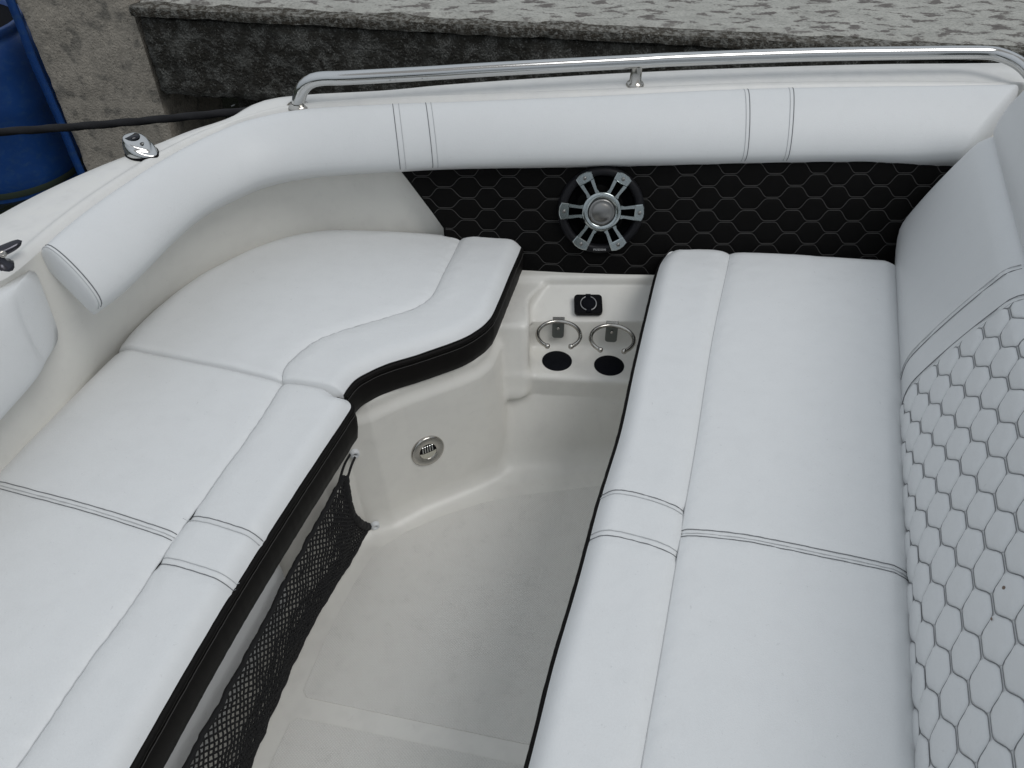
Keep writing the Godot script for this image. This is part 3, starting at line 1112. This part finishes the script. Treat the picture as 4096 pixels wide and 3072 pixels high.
func build_deck_fittings(boat: Node) -> void:
	# teardrop navigation light
	var nl := part("navigation_light", boat, "small chrome teardrop navigation light on the deck edge")
	nl.position = Vector3(-0.750, 0.697, -1.462)
	nl.rotation_degrees.y = -24.0
	var outline := func(a: float) -> Vector2:
		var r := 1.0
		var x := cos(a)
		var z := sin(a)
		# pointed towards +x
		var w := 1.0 - 0.42 * sat(x) * sat(x)
		return Vector2(x * (0.038 if x > 0 else 0.033) * r, z * 0.029 * w)
	var rows := []
	for j in 9:
		var t := j / 8.0
		var row := []
		for k in 40:
			var a := TAU * k / 40
			var o: Vector2 = outline.call(a)
			var hgt: float = lerpf(0.034, 0.007, pow(sat((o.x + 0.033) / 0.071), 1.3))
			var s := 1.0 - 0.22 * t * t * t
			row.append(Vector3(o.x * s - 0.004 * t, hgt * t, o.y * s))
		rows.append(row)
	for sc in [0.96, 0.85, 0.66, 0.4, 0.15, 0.01]:
		var row := []
		for k in 40:
			var o: Vector3 = rows[8][k]
			var c := Vector3(-0.004, 0.0, 0)
			var q: Vector3 = c.lerp(Vector3(o.x, 0, o.z), sc)
			var hgt: float = lerpf(0.034, 0.007, pow(sat((q.x / 0.78 + 0.033) / 0.071), 1.3)) + 0.004 * sqrt(1.0 - sc * sc)
			row.append(Vector3(q.x, hgt, q.z))
		rows.append(row)
	obj("housing", done(grid(rows, true)), M.chrome, nl)
	var ln := soft()
	lathe(ln, [Vector2(0.0125, -0.003), Vector2(0.0118, 0.0008), Vector2(0.0, 0.0012)], 28)
	var lo := obj("lens", done(ln), mat(Color(0.012, 0.014, 0.02), 0.1), nl)
	lo.position = Vector3(-0.0135, 0.0335, 0.0)
	lo.scale = Vector3(1.05, 1.25, 1)
	lo.rotation_degrees = Vector3(-90, 0, 0)
	lo.rotation_degrees = Vector3(-90, -28, 0)
	var sc2 := soft()
	lathe(sc2, [Vector2(0.0042, 0.0), Vector2(0.0038, 0.0015), Vector2(0.0, 0.0008)], 14)
	var so := obj("screw", done(sc2), M.brushed, nl)
	so.position = Vector3(0.0100, 0.0228, 0.001)
	so.rotation_degrees = Vector3(-90, -28, 0)
	var gs := soft()
	var grow := []
	for s in [[1.06, -0.004], [1.06, 0.002], [0.98, 0.003]]:
		var row := []
		for k in 40:
			var o: Vector2 = outline.call(TAU * k / 40)
			row.append(Vector3(o.x * s[0], s[1], o.y * s[0]))
		grow.append(row)
	grid(grow, true, gs)
	obj("gasket", done(gs), M.black, nl)
	# folding cleat
	var cl := part("cleat", boat, "dark chrome folding cleat at the deck edge")
	cl.position = Vector3(-0.843, 0.694, -1.062)
	cl.rotation_degrees.y = 40.0
	var cs := soft()
	var path := []
	for k in 21:
		var t := -1.0 + 2.0 * k / 20.0
		path.append(Vector3(t * 0.045, 0.026 + 0.006 * t * t, 0))
	var crow := []
	for k in 21:
		var t := -1.0 + 2.0 * k / 20.0
		var r := 0.010 * sqrt(maxf(0.0, 1.0 - pow(absf(t), 4.0))) + 0.0002
		var row := []
		for q in 14:
			var a := TAU * q / 14
			row.append(path[k] + Vector3(0, sin(a) * r * 0.75, cos(a) * r * 1.15))
		crow.append(row)
	grid(crow, true, cs)
	var dkc := mat(Color(0.07, 0.07, 0.08), 0.2, 1.0)
	obj("horn", done(cs), dkc, cl)
	var bs := soft()
	lathe(bs, [Vector2(0.020, -0.004), Vector2(0.020, 0.004), Vector2(0.012, 0.008), Vector2(0.009, 0.024)], 20)
	var bo := obj("base", done(bs), dkc, cl)
	bo.rotation_degrees.x = -90
	var ss := soft()
	lathe(ss, [Vector2(0.006, 0.0), Vector2(0.0055, 0.003), Vector2(0.0022, 0.0035), Vector2(0.0, 0.0015)], 14)
	var sso := obj("screw", done(ss), M.steel, cl)
	sso.position = Vector3(0.010, 0.027, 0.0125)
	sso.rotation_degrees.x = -25

# ------------------------------------------------------------------ seat cushions
func v2(a: Array) -> PackedVector2Array:
	var o := PackedVector2Array()
	for p in a:
		o.append(Vector2(p.x, p.z))
	return o

var CU := {}

func seat_y(side: int, p: Vector2) -> float:
	var dS := pl_dist(p, CU.S)
	var y: float = CU.y0
	if side == 0:
		y += 0.005 * sat(dS / 0.10) - 0.0075 * exp(-dS / 0.009)
		var dB := pl_dist(p, CU.B)
		y -= 0.022 * pow(1.0 - sat(dB / 0.045), 2.0)
	else:
		var dF := pl_dist(p, CU.F)
		y += 0.004 * sat(dS / 0.035) - 0.0085 * exp(-dS / 0.008) - 0.020 * pow(1.0 - sat(dF / 0.032), 2.2)
	for e in CU.ends:
		var dE := pl_dist(p, e[0])
		y -= e[1] * pow(1.0 - sat(dE / e[2]), 2.0)
	for c in CU.cross:
		if c[0] == side:
			var dC := pl_dist(p, c[1])
			y -= 0.0035 * exp(-pow(dC / 0.010, 2.0))
			y += noise.get_noise_2d(p.x * 50.0, p.y * 50.0) * 0.0016 * exp(-dC / 0.025)
	y += noise.get_noise_2d(p.x * 42.0 + 3.0, p.y * 42.0) * 0.0020 * exp(-dS / 0.022)
	y += noise.get_noise_2d(p.x * 9.0, p.y * 9.0) * 0.0014 + noise.get_noise_2d(p.x * 28.0 + 7.0, p.y * 28.0) * 0.0003
	return y

func build_cushion(called: String, label: String, B: Array, S: Array, F: Array, band_extra: Array, ends: Array, cross: Array, y0: float, n: int, skirt: float) -> void:
	var root := thing(called, label, "cushion", "seat cushions of the boat lounge")
	var b := smooth(B, n)
	var s := smooth(S, n)
	var f := smooth(F, n)
	CU = {"S": v2(smooth(S, 60)), "B": v2(smooth(B, 30)), "F": v2(smooth(F, 70)), "ends": [], "cross": cross, "y0": y0}
	CU.ends.append([PackedVector2Array([Vector2(b[0].x, b[0].z), Vector2(s[0].x, s[0].z), Vector2(f[0].x, f[0].z)]), ends[0][0], ends[0][1]])
	CU.ends.append([PackedVector2Array([Vector2(b[n - 1].x, b[n - 1].z), Vector2(s[n - 1].x, s[n - 1].z), Vector2(f[n - 1].x, f[n - 1].z)]), ends[1][0], ends[1][1]])
	for pc in 2:
		var rows := []
		var jn := 36 if pc == 0 else 22
		for i in n:
			var row := []
			for j in jn + 1:
				var w := float(j) / jn
				# gather samples near the seams
				w = w * w * (3.0 - 2.0 * w) * 0.55 + w * 0.45
				var p: Vector3 = (b[i].lerp(s[i], w)) if pc == 0 else (s[i].lerp(f[i], w))
				p.y = seat_y(pc, Vector2(p.x, p.z))
				row.append(p)
			if pc == 0:
				var q: Vector3 = row[0]
				row.push_front(Vector3(q.x, y0 - 0.085, q.z))
			rows.append(row)
		for e in [0, 1]:
			var src: Array = rows[0] if e == 0 else rows[-1]
			var dn := []
			for q in src:
				dn.append(Vector3(q.x, y0 - 0.085, q.z))
			if e == 0:
				rows.push_front(dn)
			else:
				rows.push_back(dn)
		obj("seat_panel" if pc == 0 else "front_roll", done(grid(rows)), M.vinyl, root)
	# charcoal band below the front edge
	var path: Array = f.duplicate()
	for q in band_extra[0]:
		path.push_front(q)
	for q in band_extra[1]:
		path.push_back(q)
	path = even(path, n)
	var prof := [Vector2(-0.001, -0.0185), Vector2(0.004, -0.0190), Vector2(0.0065, -0.0225), Vector2(0.006, -0.0265), Vector2(0.0035, -0.029), Vector2(0.005, -0.034), Vector2(0.007, -0.05), Vector2(0.006, -0.07), Vector2(0.002, -skirt + 0.004), Vector2(-0.004, -skirt), Vector2(-0.05, -skirt)]
	var br_rows := []
	var stp := []
	for i in n:
		var t: Vector3 = path[mini(i + 1, n - 1)] - path[maxi(i - 1, 0)]
		var o := Vector3(t.z, 0, -t.x).normalized() * CU_SIGN
		var row := []
		var wob := noise.get_noise_2d(i * 0.2, 3.0) * 0.0007
		for q in prof:
			row.append(Vector3(path[i].x, y0 + q.y, path[i].z) + o * (q.x + wob))
		br_rows.append(row)
		stp.append(Vector3(path[i].x, y0 - 0.0335, path[i].z) + o * (0.0056 + wob))
	obj("front_band", done(grid(br_rows)), M.band, root, "charcoal vinyl band round the front edge")
	var st := soft()
	tube(st, stp, 0.0008, 4)
	obj("band_stitching", done(st), M.thread_grey, root)
	# seam between panel and roll, cross seams
	var sm := soft()
	var spath := []
	for i in range(2, n - 2):
		spath.append(Vector3(s[i].x, seat_y(0, Vector2(s[i].x, s[i].z)) + 0.0002, s[i].z))
	tube(sm, spath, 0.0010, 4)
	obj("seam", done(sm), M.thread_soft, root)
	if cross.size() > 0:
		for c in cross:
			var l: PackedVector2Array = c[1]
			var dir := (l[l.size() - 1] - l[0]).normalized()
			var nn := Vector2(-dir.y, dir.x)
			for off in c[2]:
				var pth := []
				var fine := []
				for q in l:
					fine.append(q + nn * off[0])
				for q in smooth(fine, 46):
					pth.append(Vector3(q.x, seat_y(c[0], q) + 0.0009, q.y))
				line_obj("stitch_line" if off[1] == 1 else "pinch_seam", pth, 0.00072, M.thread_dark if off[1] == 1 else M.thread_soft, root)

var CU_SIGN := 1.0

func P3(a: Array) -> Array:
	var o := []
	for i in range(0, a.size(), 2):
		o.append(Vector3(a[i], 0, a[i + 1]))
	return o

func P2(a: Array) -> PackedVector2Array:
	var o := PackedVector2Array()
	for i in range(0, a.size(), 2):
		o.append(Vector2(a[i], a[i + 1]))
	return o

func build_cushions() -> void:
	# corner cushion
	CU_SIGN = -1.0
	build_cushion("seat_cushion", "white corner cushion with curved charcoal front band beside the speaker panel",
		P3([-0.800, -1.190, -0.786, -1.275, -0.735, -1.410, -0.655, -1.520, -0.565, -1.600, -0.460, -1.640, -0.345, -1.640, -0.24, -1.630, -0.130, -1.622]),
		P3([-0.444, -1.090, -0.446, -1.119, -0.440, -1.143, -0.423, -1.176, -0.403, -1.205, -0.375, -1.228, -0.323, -1.256, -0.261, -1.289, -0.211, -1.316, -0.185, -1.343, -0.170, -1.375, -0.155, -1.447, -0.131, -1.552, -0.119, -1.618]),
		P3([-0.322, -1.061, -0.307, -1.098, -0.283, -1.124, -0.245, -1.150, -0.186, -1.179, -0.108, -1.223, -0.073, -1.255, -0.051, -1.286, -0.037, -1.325, -0.001, -1.475, 0.020, -1.560, 0.022, -1.590]),
		[[], []], [[0.004, 0.012], [0.018, 0.03]], [], 0.42, 130, 0.093)
	# long side cushion
	CU_SIGN = 1.0
	build_cushion("seat_cushion", "long white side cushion with two cross seams above the black net",
		P3([-0.797, -1.183, -0.814, -1.130, -0.843, -1.022, -0.883, -0.875, -0.925, -0.66, -0.965, -0.42, -0.972, -0.36]),
		P3([-0.440, -1.083, -0.465, -0.964, -0.503, -0.828, -0.534, -0.712, -0.560, -0.598, -0.584, -0.520, -0.606, -0.428, -0.622, -0.365, -0.628, -0.335]),
		P3([-0.335, -1.053, -0.312, -1.043, -0.302, -1.027, -0.307, -1.005, -0.332, -0.925, -0.374, -0.790, -0.416, -0.647, -0.448, -0.525, -0.483, -0.378, -0.495, -0.325]),
		[[], []], [[0.006, 0.015], [0.014, 0.03]],
		[[0, P2([-0.905, -0.838, -0.70, -0.778, -0.533, -0.724]), [[-0.0065, 1], [0.0065, 1], [0.0, 0]]],
		[1, P2([-0.526, -0.768, -0.46, -0.748, -0.395, -0.724]), [[0.0, 1], [0.010, 0]]],
		[1, P2([-0.541, -0.676, -0.48, -0.657, -0.414, -0.634]), [[0.0, 1], [-0.010, 0]]]], 0.42, 190, 0.100)
	# right bench
	CU_SIGN = -1.0
	build_cushion("seat_cushion", "wide white bench cushion with thin charcoal edge in front of the quilted backrest",
		P3([0.905, -1.500, 0.885, -1.466, 0.786, -1.168, 0.698, -0.911, 0.638, -0.735, 0.576, -0.550, 0.517, -0.374, 0.40, 0.0, 0.30, 0.35]),
		P3([0.515, -1.548, 0.503, -1.500, 0.411, -1.217, 0.328, -0.931, 0.283, -0.782, 0.255, -0.686, 0.205, -0.518, 0.161, -0.374, 0.05, 0.0, -0.05, 0.35]),
		P3([0.412, -1.556, 0.378, -1.548, 0.355, -1.518, 0.333, -1.462, 0.289, -1.304, 0.242, -1.131, 0.201, -0.972, 0.167, -0.866, 0.142, -0.790, 0.100, -0.647, 0.058, -0.515, 0.020, -0.378, -0.09, 0.0, -0.19, 0.35]),
		[[], []], [[0.020, 0.035], [0.014, 0.03]],
		[[0, P2([0.269, -0.733, 0.378, -0.713, 0.615, -0.650]), [[-0.0065, 1], [0.0065, 1], [0.0, 0]]],
		[1, P2([0.150, -0.818, 0.21, -0.806, 0.283, -0.776]), [[0.0, 1], [0.009, 0]]],
		[1, P2([0.124, -0.727, 0.18, -0.716, 0.255, -0.689]), [[0.0, 1], [-0.009, 0]]]], 0.42, 300, 0.086)

# ------------------------------------------------------------------ cargo net and what it holds back
func build_net() -> void:
	var net := thing("cargo_net", "black elastic cargo net stretched over the locker below the side cushion", "net")
	var bot := [Vector3(-0.320, 0.020, -1.035), Vector3(-0.347, 0.024, -0.945), Vector3(-0.385, 0.024, -0.838), Vector3(-0.418, 0.024, -0.728), Vector3(-0.450, 0.024, -0.562), Vector3(-0.475, 0.024, -0.44), Vector3(-0.52, 0.024, -0.26)]
	var top := [Vector3(-0.340, 0.222, -1.010), Vector3(-0.352, 0.228, -0.955), Vector3(-0.382, 0.230, -0.84), Vector3(-0.408, 0.226, -0.742), Vector3(-0.448, 0.220, -0.59), Vector3(-0.488, 0.216, -0.455), Vector3(-0.54, 0.216, -0.27)]
	var bw := smooth(bot, 200)
	var tw := smooth(top, 200)
	var pt := func(s: float, w: float) -> Vector3:
		var x := clampf(s, 0.0, 1.0) * 199.0
		var i := mini(int(x), 198)
		var a: Vector3 = bw[i].lerp(bw[i + 1], x - i)
		var b: Vector3 = tw[i].lerp(tw[i + 1], x - i)
		var r := a.lerp(b, w)
		# elastic far edge hangs in
		r += Vector3(0.016, 0, 0.004) * sin(PI * w) * sat(s * 6.0)
		r += Vector3(-0.004, 0, 0.030) * sin(PI * w) * (1.0 - sat(s * 7.0)) * 1.0
		r += Vector3(1, 0, 0.3) * noise.get_noise_2d(s * 14.0, w * 4.0) * 0.004
		return r
	var st := soft()
	var cols := 112
	var nrow := 15
	for j in cols:
		for k in 1:
			var path := []
			for q in nrow * 4 + 1:
				var w := q / (nrow * 4.0)
				var ph := fposmod(q / 4.0, 1.0)
				var z := clampf((absf(ph - 0.5) * 4.0 - 1.0) * 1.6, -1.0, 1.0) * (1.0 if j % 2 == 0 else -1.0)
				path.append(pt.call((j + 0.5 + 0.46 * z) / cols, w))
			tube(st, path, 0.0022, 4, false)
	var mo := obj("mesh", done(st), M.net, net)
	mo.set_meta("kind", "stuff")
	for e in 3:
		var path := []
		for i in 160:
			var t := i / 159.0
			var p: Vector3
			if e == 0:
				p = pt.call(t, 1.0)
			elif e == 1:
				p = pt.call(t, 0.0)
			else:
				p = pt.call(0.0, t)
			p += Vector3(0.3, 1, 0.2) * sin(t * (150.0 if e < 2 else 60.0)) * 0.0014
			path.append(p)
		var b := soft()
		tube(b, path, 0.0048 if e < 2 else 0.0095, 7)
		obj("border_cord", done(b), M.net, net)
	# eyelets and elastic loops
	var e1 := Vector3(-0.331, 0.222, -1.079)
	for it in 10:
		e1 += Vector3(0.45, 0, 0.89) * -(liner(e1) - 0.003)
	var e2 := Vector3(-0.305, 0.018, -1.040)
	for q in [e1, e2]:
		var ey := soft()
		lathe(ey, [Vector2(0.0035, 0.0), Vector2(0.004, 0.004), Vector2(0.007, 0.006), Vector2(0.010, 0.004), Vector2(0.011, -0.004)], 20)
		var eo := obj("eyelet", done(ey), M.nylon, net, "small white plastic eyelet")
		eo.transform = Transform3D(Basis(Vector3.UP, 0.45), q)
	var lp := soft()
	var c0: Vector3 = pt.call(0.0, 1.0)
	tube(lp, smooth([e1 + Vector3(0.001, -0.004, 0.006), e1.lerp(c0, 0.5) + Vector3(0.004, 0.0, 0.004), c0 + Vector3(0.004, -0.012, 0.0)], 14), 0.0028, 6)
	tube(lp, smooth([e1 + Vector3(-0.008, 0.004, 0.005), e1.lerp(pt.call(0.03, 1.0), 0.5) + Vector3(-0.006, 0.006, 0.0), pt.call(0.045, 0.99)], 14), 0.0028, 6)
	obj("elastic_loop", done(lp), M.net, net)
	# white rolled cover lying in the locker
	var rc := thing("rolled_cover", "smooth white vinyl roll stowed in the locker behind the black net", "cover")
	var a := Vector3(-0.468, 0.155, -0.855)
	var b := Vector3(-0.622, 0.155, -0.36)
	var d := (b - a).normalized()
	var side := d.cross(Vector3.UP).normalized()
	var rows := []
	for i in 60:
		var s := i / 59.0
		var k := 1.0
		if s < 0.12:
			k = maxf(0.03, sqrt(1.0 - pow(1.0 - s / 0.12, 2.0)))
		elif s > 0.9:
			k = maxf(0.03, sqrt(maxf(0.0, 1.0 - pow((s - 0.9) / 0.1, 2.0))))
		var row := []
		for q in 28:
			var an := TAU * q / 28
			var wr := 1.0 + 0.02 * noise.get_noise_2d(s * 14.0, q * 0.4)
			row.append(a.lerp(b, s) + (side * cos(an) * 0.058 + Vector3.UP * sin(an) * 0.132) * k * wr)
		rows.append(row)
	obj("roll", done(grid(rows, true)), M.vinyl, rc)

# ------------------------------------------------------------------ quay, water, barrels, rope
func rough_box(lo: Vector3, hi: Vector3, step: float, amp: float, bev: float, xf: Transform3D) -> ArrayMesh:
	# a box whose faces are jittered by noise and whose edges are worn
	var st := soft()
	var c := (lo + hi) * 0.5
	var h := (hi - lo) * 0.5
	for ax in 3:
		for s in [-1.0, 1.0]:
			var u := (ax + 1) % 3
			var v := (ax + 2) % 3
			var nu := clampi(int(2.0 * h[u] / step), 2, 220)
			var nv := clampi(int(2.0 * h[v] / step), 2, 90)
			var rows := []
			for i in nu + 1:
				var row := []
				for j in nv + 1:
					var p := Vector3.ZERO
					p[ax] = s * h[ax]
					p[u] = (2.0 * i / nu - 1.0) * h[u] * s
					p[v] = (2.0 * j / nv - 1.0) * h[v]
					var core := Vector3(clampf(p.x, -h.x + bev, h.x - bev), clampf(p.y, -h.y + bev, h.y - bev), clampf(p.z, -h.z + bev, h.z - bev))
					var d := p - core
					if d.length() > 0.0001:
						p = core + d.normalized() * bev
					var w := p + c
					var nd := noise.get_noise_3d(w.x * 6.0, w.y * 6.0, w.z * 6.0) * amp + noise.get_noise_3d(w.x * 25.0, w.y * 25.0, w.z * 25.0) * amp * 0.5 + noise.get_noise_3d(w.x * 60.0, w.y * 60.0, w.z * 60.0) * amp * 0.35
					var dirn := d.normalized() if d.length() > 0.0001 else Vector3.ZERO
					if dirn == Vector3.ZERO:
						dirn[ax] = s
					row.append(xf * (w + dirn * nd))
				rows.append(row)
			grid(rows, false, st)
	return done(st)

func build_quay() -> void:
	# local quay frame: x along the quay face, z into the quay negative; origin at the left top corner of the block
	var ang := atan2(0.265, 1.747)
	var xf := Transform3D(Basis(Vector3.UP, -ang), Vector3(-1.252, 0, -2.70))
	var wall := thing("quay_wall", "dark algae-stained concrete quay block with lighter worn coping", "wall")
	obj("block", rough_box(Vector3(0.0, 0.30, -0.9), Vector3(4.6, 0.565, -0.012), 0.02, 0.012, 0.02, xf), M.quay_face, wall)
	obj("coping", rough_box(Vector3(-0.015, 0.567, -0.9), Vector3(4.6, 0.60, 0.002), 0.02, 0.006, 0.010, xf), M.coping, wall)
	# paving on top
	var ps := soft()
	var rows := []
	for i in 90:
		var row := []
		for j in 60:
			var x := 0.0 + 4.6 * i / 89.0
			var z := -0.045 - 1.4 * j / 59.0
			var wz := noise.get_noise_2d(x * 5.0, 2.0) * 0.018 + noise.get_noise_2d(x * 19.0, 5.0) * 0.008
			var yy := 0.606 + noise.get_noise_2d(x * 7.0, z * 7.0) * 0.004
			if j == 0:
				yy -= 0.012
			row.append(xf * Vector3(x, yy, z + wz))
		rows.append(row)
	grid(rows, false, ps)
	var far := [Vector3(-0.02, 0.604, -1.44), Vector3(40, 0.604, -1.44), Vector3(40, 0.604, -60), Vector3(-0.02, 0.604, -60)]
	for q in [0, 1, 2, 0, 2, 3]:
		ps.add_vertex(xf * far[q])
	var pv := obj("pavement", done(ps), M.quay_top, self)
	pv.set_meta("kind", "structure")
	# pillar with its blue edge strip
	var pl := thing("quay_pillar", "pale brown weathered concrete pillar beside the quay block", "pillar")
	obj("shaft", rough_box(Vector3(-0.44, -1.2, -0.45), Vector3(-0.02, 1.25, -0.03), 0.025, 0.008, 0.015, xf), M.pillar, pl)
	var bw := thing("quay_foundation", "dark recessed concrete wall under the quay block", "wall")
	obj("wall_face", rough_box(Vector3(-0.02, -1.2, -1.0), Vector3(4.6, 0.298, -0.55), 0.06, 0.015, 0.02, xf), M.quay_face, bw)
	var bg := thing("quay_return_wall", "dark concrete wall behind the blue barrel", "wall")
	obj("wall_face", rough_box(Vector3(-3.2, -1.2, -1.6), Vector3(-0.46, 0.62, -1.1), 0.06, 0.012, 0.02, xf), M.quay_face, bg)
	var strip := thing("blue_strip", "thin blue plastic strip along the edge of the concrete pillar", "strip")
	var rows2 := []
	for i in 40:
		var y := 1.1 - 1.6 * i / 39.0
		var wob := noise.get_noise_2d(y * 3.0, 8.0) * 0.012
		var row := []
		for q in [Vector2(-0.015, -0.006), Vector2(0.013, -0.006), Vector2(0.013, 0.006), Vector2(-0.015, 0.006)]:
			row.append(xf * Vector3(-0.462 + q.x + wob, y, -0.03 + q.y))
		rows2.append(row)
	obj("band", done(grid(rows2, true)), M.blue, strip)
	# blue barrel
	var bar := thing("plastic_barrel", "blue plastic barrel floating upright beside the pillar", "barrel")
	bar.position = Vector3(-2.13, -0.34, -3.02)
	bar.rotation_degrees = Vector3(2, 0, -3)
	var bs := soft()
	var prof := [Vector2(0.0, 0.0), Vector2(0.24, 0.0), Vector2(0.275, 0.02), Vector2(0.285, 0.06), Vector2(0.287, 0.10), Vector2(0.292, 0.25), Vector2(0.298, 0.28), Vector2(0.292, 0.31), Vector2(0.292, 0.52), Vector2(0.298, 0.55), Vector2(0.292, 0.58), Vector2(0.288, 0.68), Vector2(0.280, 0.735), Vector2(0.262, 0.772), Vector2(0.250, 0.780), Vector2(0.255, 0.790), Vector2(0.255, 0.812), Vector2(0.244, 0.818), Vector2(0.236, 0.806), Vector2(0.230, 0.796)]
	lathe(bs, prof, 48)
	var bo := obj("body", done(bs), M.blue, bar)
	bo.rotation_degrees.x = -90
	var ld := soft()
	lathe(ld, [Vector2(0.231, 0.797), Vector2(0.16, 0.800), Vector2(0.0, 0.802)], 48)
	var ldo := obj("lid", done(ld), M.black_soft, bar, "dirty dark barrel lid")
	ldo.rotation_degrees.x = -90
	var al := soft()
	lathe(al, [Vector2(0.2930, 0.222), Vector2(0.2945, 0.228), Vector2(0.2965, 0.246), Vector2(0.2955, 0.250)], 48)
	var alo := obj("algae_line", done(al), M.algae, bar, "yellow-green algae line round the barrel")
	alo.rotation_degrees.x = -90
	# mooring rope
	var rp := thing("mooring_rope", "black mooring rope stretched in front of the barrel and pillar", "rope")
	var rs := soft()
	var path := smooth([Vector3(-2.6, 0.50, -1.85), Vector3(-1.9, 0.466, -2.0), Vector3(-1.456, 0.45, -2.092), Vector3(-1.15, 0.447, -2.155), Vector3(-0.794, 0.45, -2.232), Vector3(-0.3, 0.45, -2.34), Vector3(0.25, 0.44, -2.46)], 120)
	var rr := []
	for i in path.size():
		var t: Vector3 = (path[mini(i + 1, 119)] - path[maxi(i - 1, 0)]).normalized()
		var s := t.cross(Vector3.UP).normalized()
		var u := s.cross(t)
		var row := []
		for k in 18:
			var a := TAU * k / 18 
			var r := 0.0108 + 0.0014 * cos(3.0 * (a + i * 0.55))
			row.append(path[i] + (s * cos(a) + u * sin(a)) * r)
		rr.append(row)
	grid(rr, true, rs)
	obj("line", done(rs), M.rope, rp)
	# wooded shore round the harbour, seen only as the dark line in the polished steel
	var hs := soft()
	var hrows := []
	for i in 121:
		var a := TAU * i / 120.0
		var r := 48.0 + 6.0 * noise.get_noise_2d(cos(a) * 2.0, sin(a) * 2.0)
		var hgt := 6.0 + 3.0 * noise.get_noise_2d(cos(a) * 7.0 + 3.0, sin(a) * 7.0) + 1.2 * noise.get_noise_2d(cos(a) * 40.0, sin(a) * 40.0)
		var c := Vector3(cos(a), 0, sin(a))
		hrows.append([c * (r - 4.0) + Vector3(0, -0.6, 0), c * (r - 2.5) + Vector3(0, hgt * 0.6, 0), c * r + Vector3(0, hgt, 0), c * (r + 12.0) + Vector3(0, hgt * 0.8, 0)])
	grid(hrows, false, hs)
	var ho := obj("hills", done(hs), mat(Color(0.045, 0.055, 0.035), 0.95), self)
	ho.set_meta("kind", "structure")
	# water
	var wa := flat()
	for v in [Vector3(-40, -0.15, 20), Vector3(40, -0.15, 20), Vector3(40, -0.15, -20), Vector3(-40, -0.15, 20), Vector3(40, -0.15, -20), Vector3(-40, -0.15, -20)]:
		wa.add_vertex(v)
	var wo := obj("water", done(wa), M.water, self)
	wo.set_meta("kind", "structure")
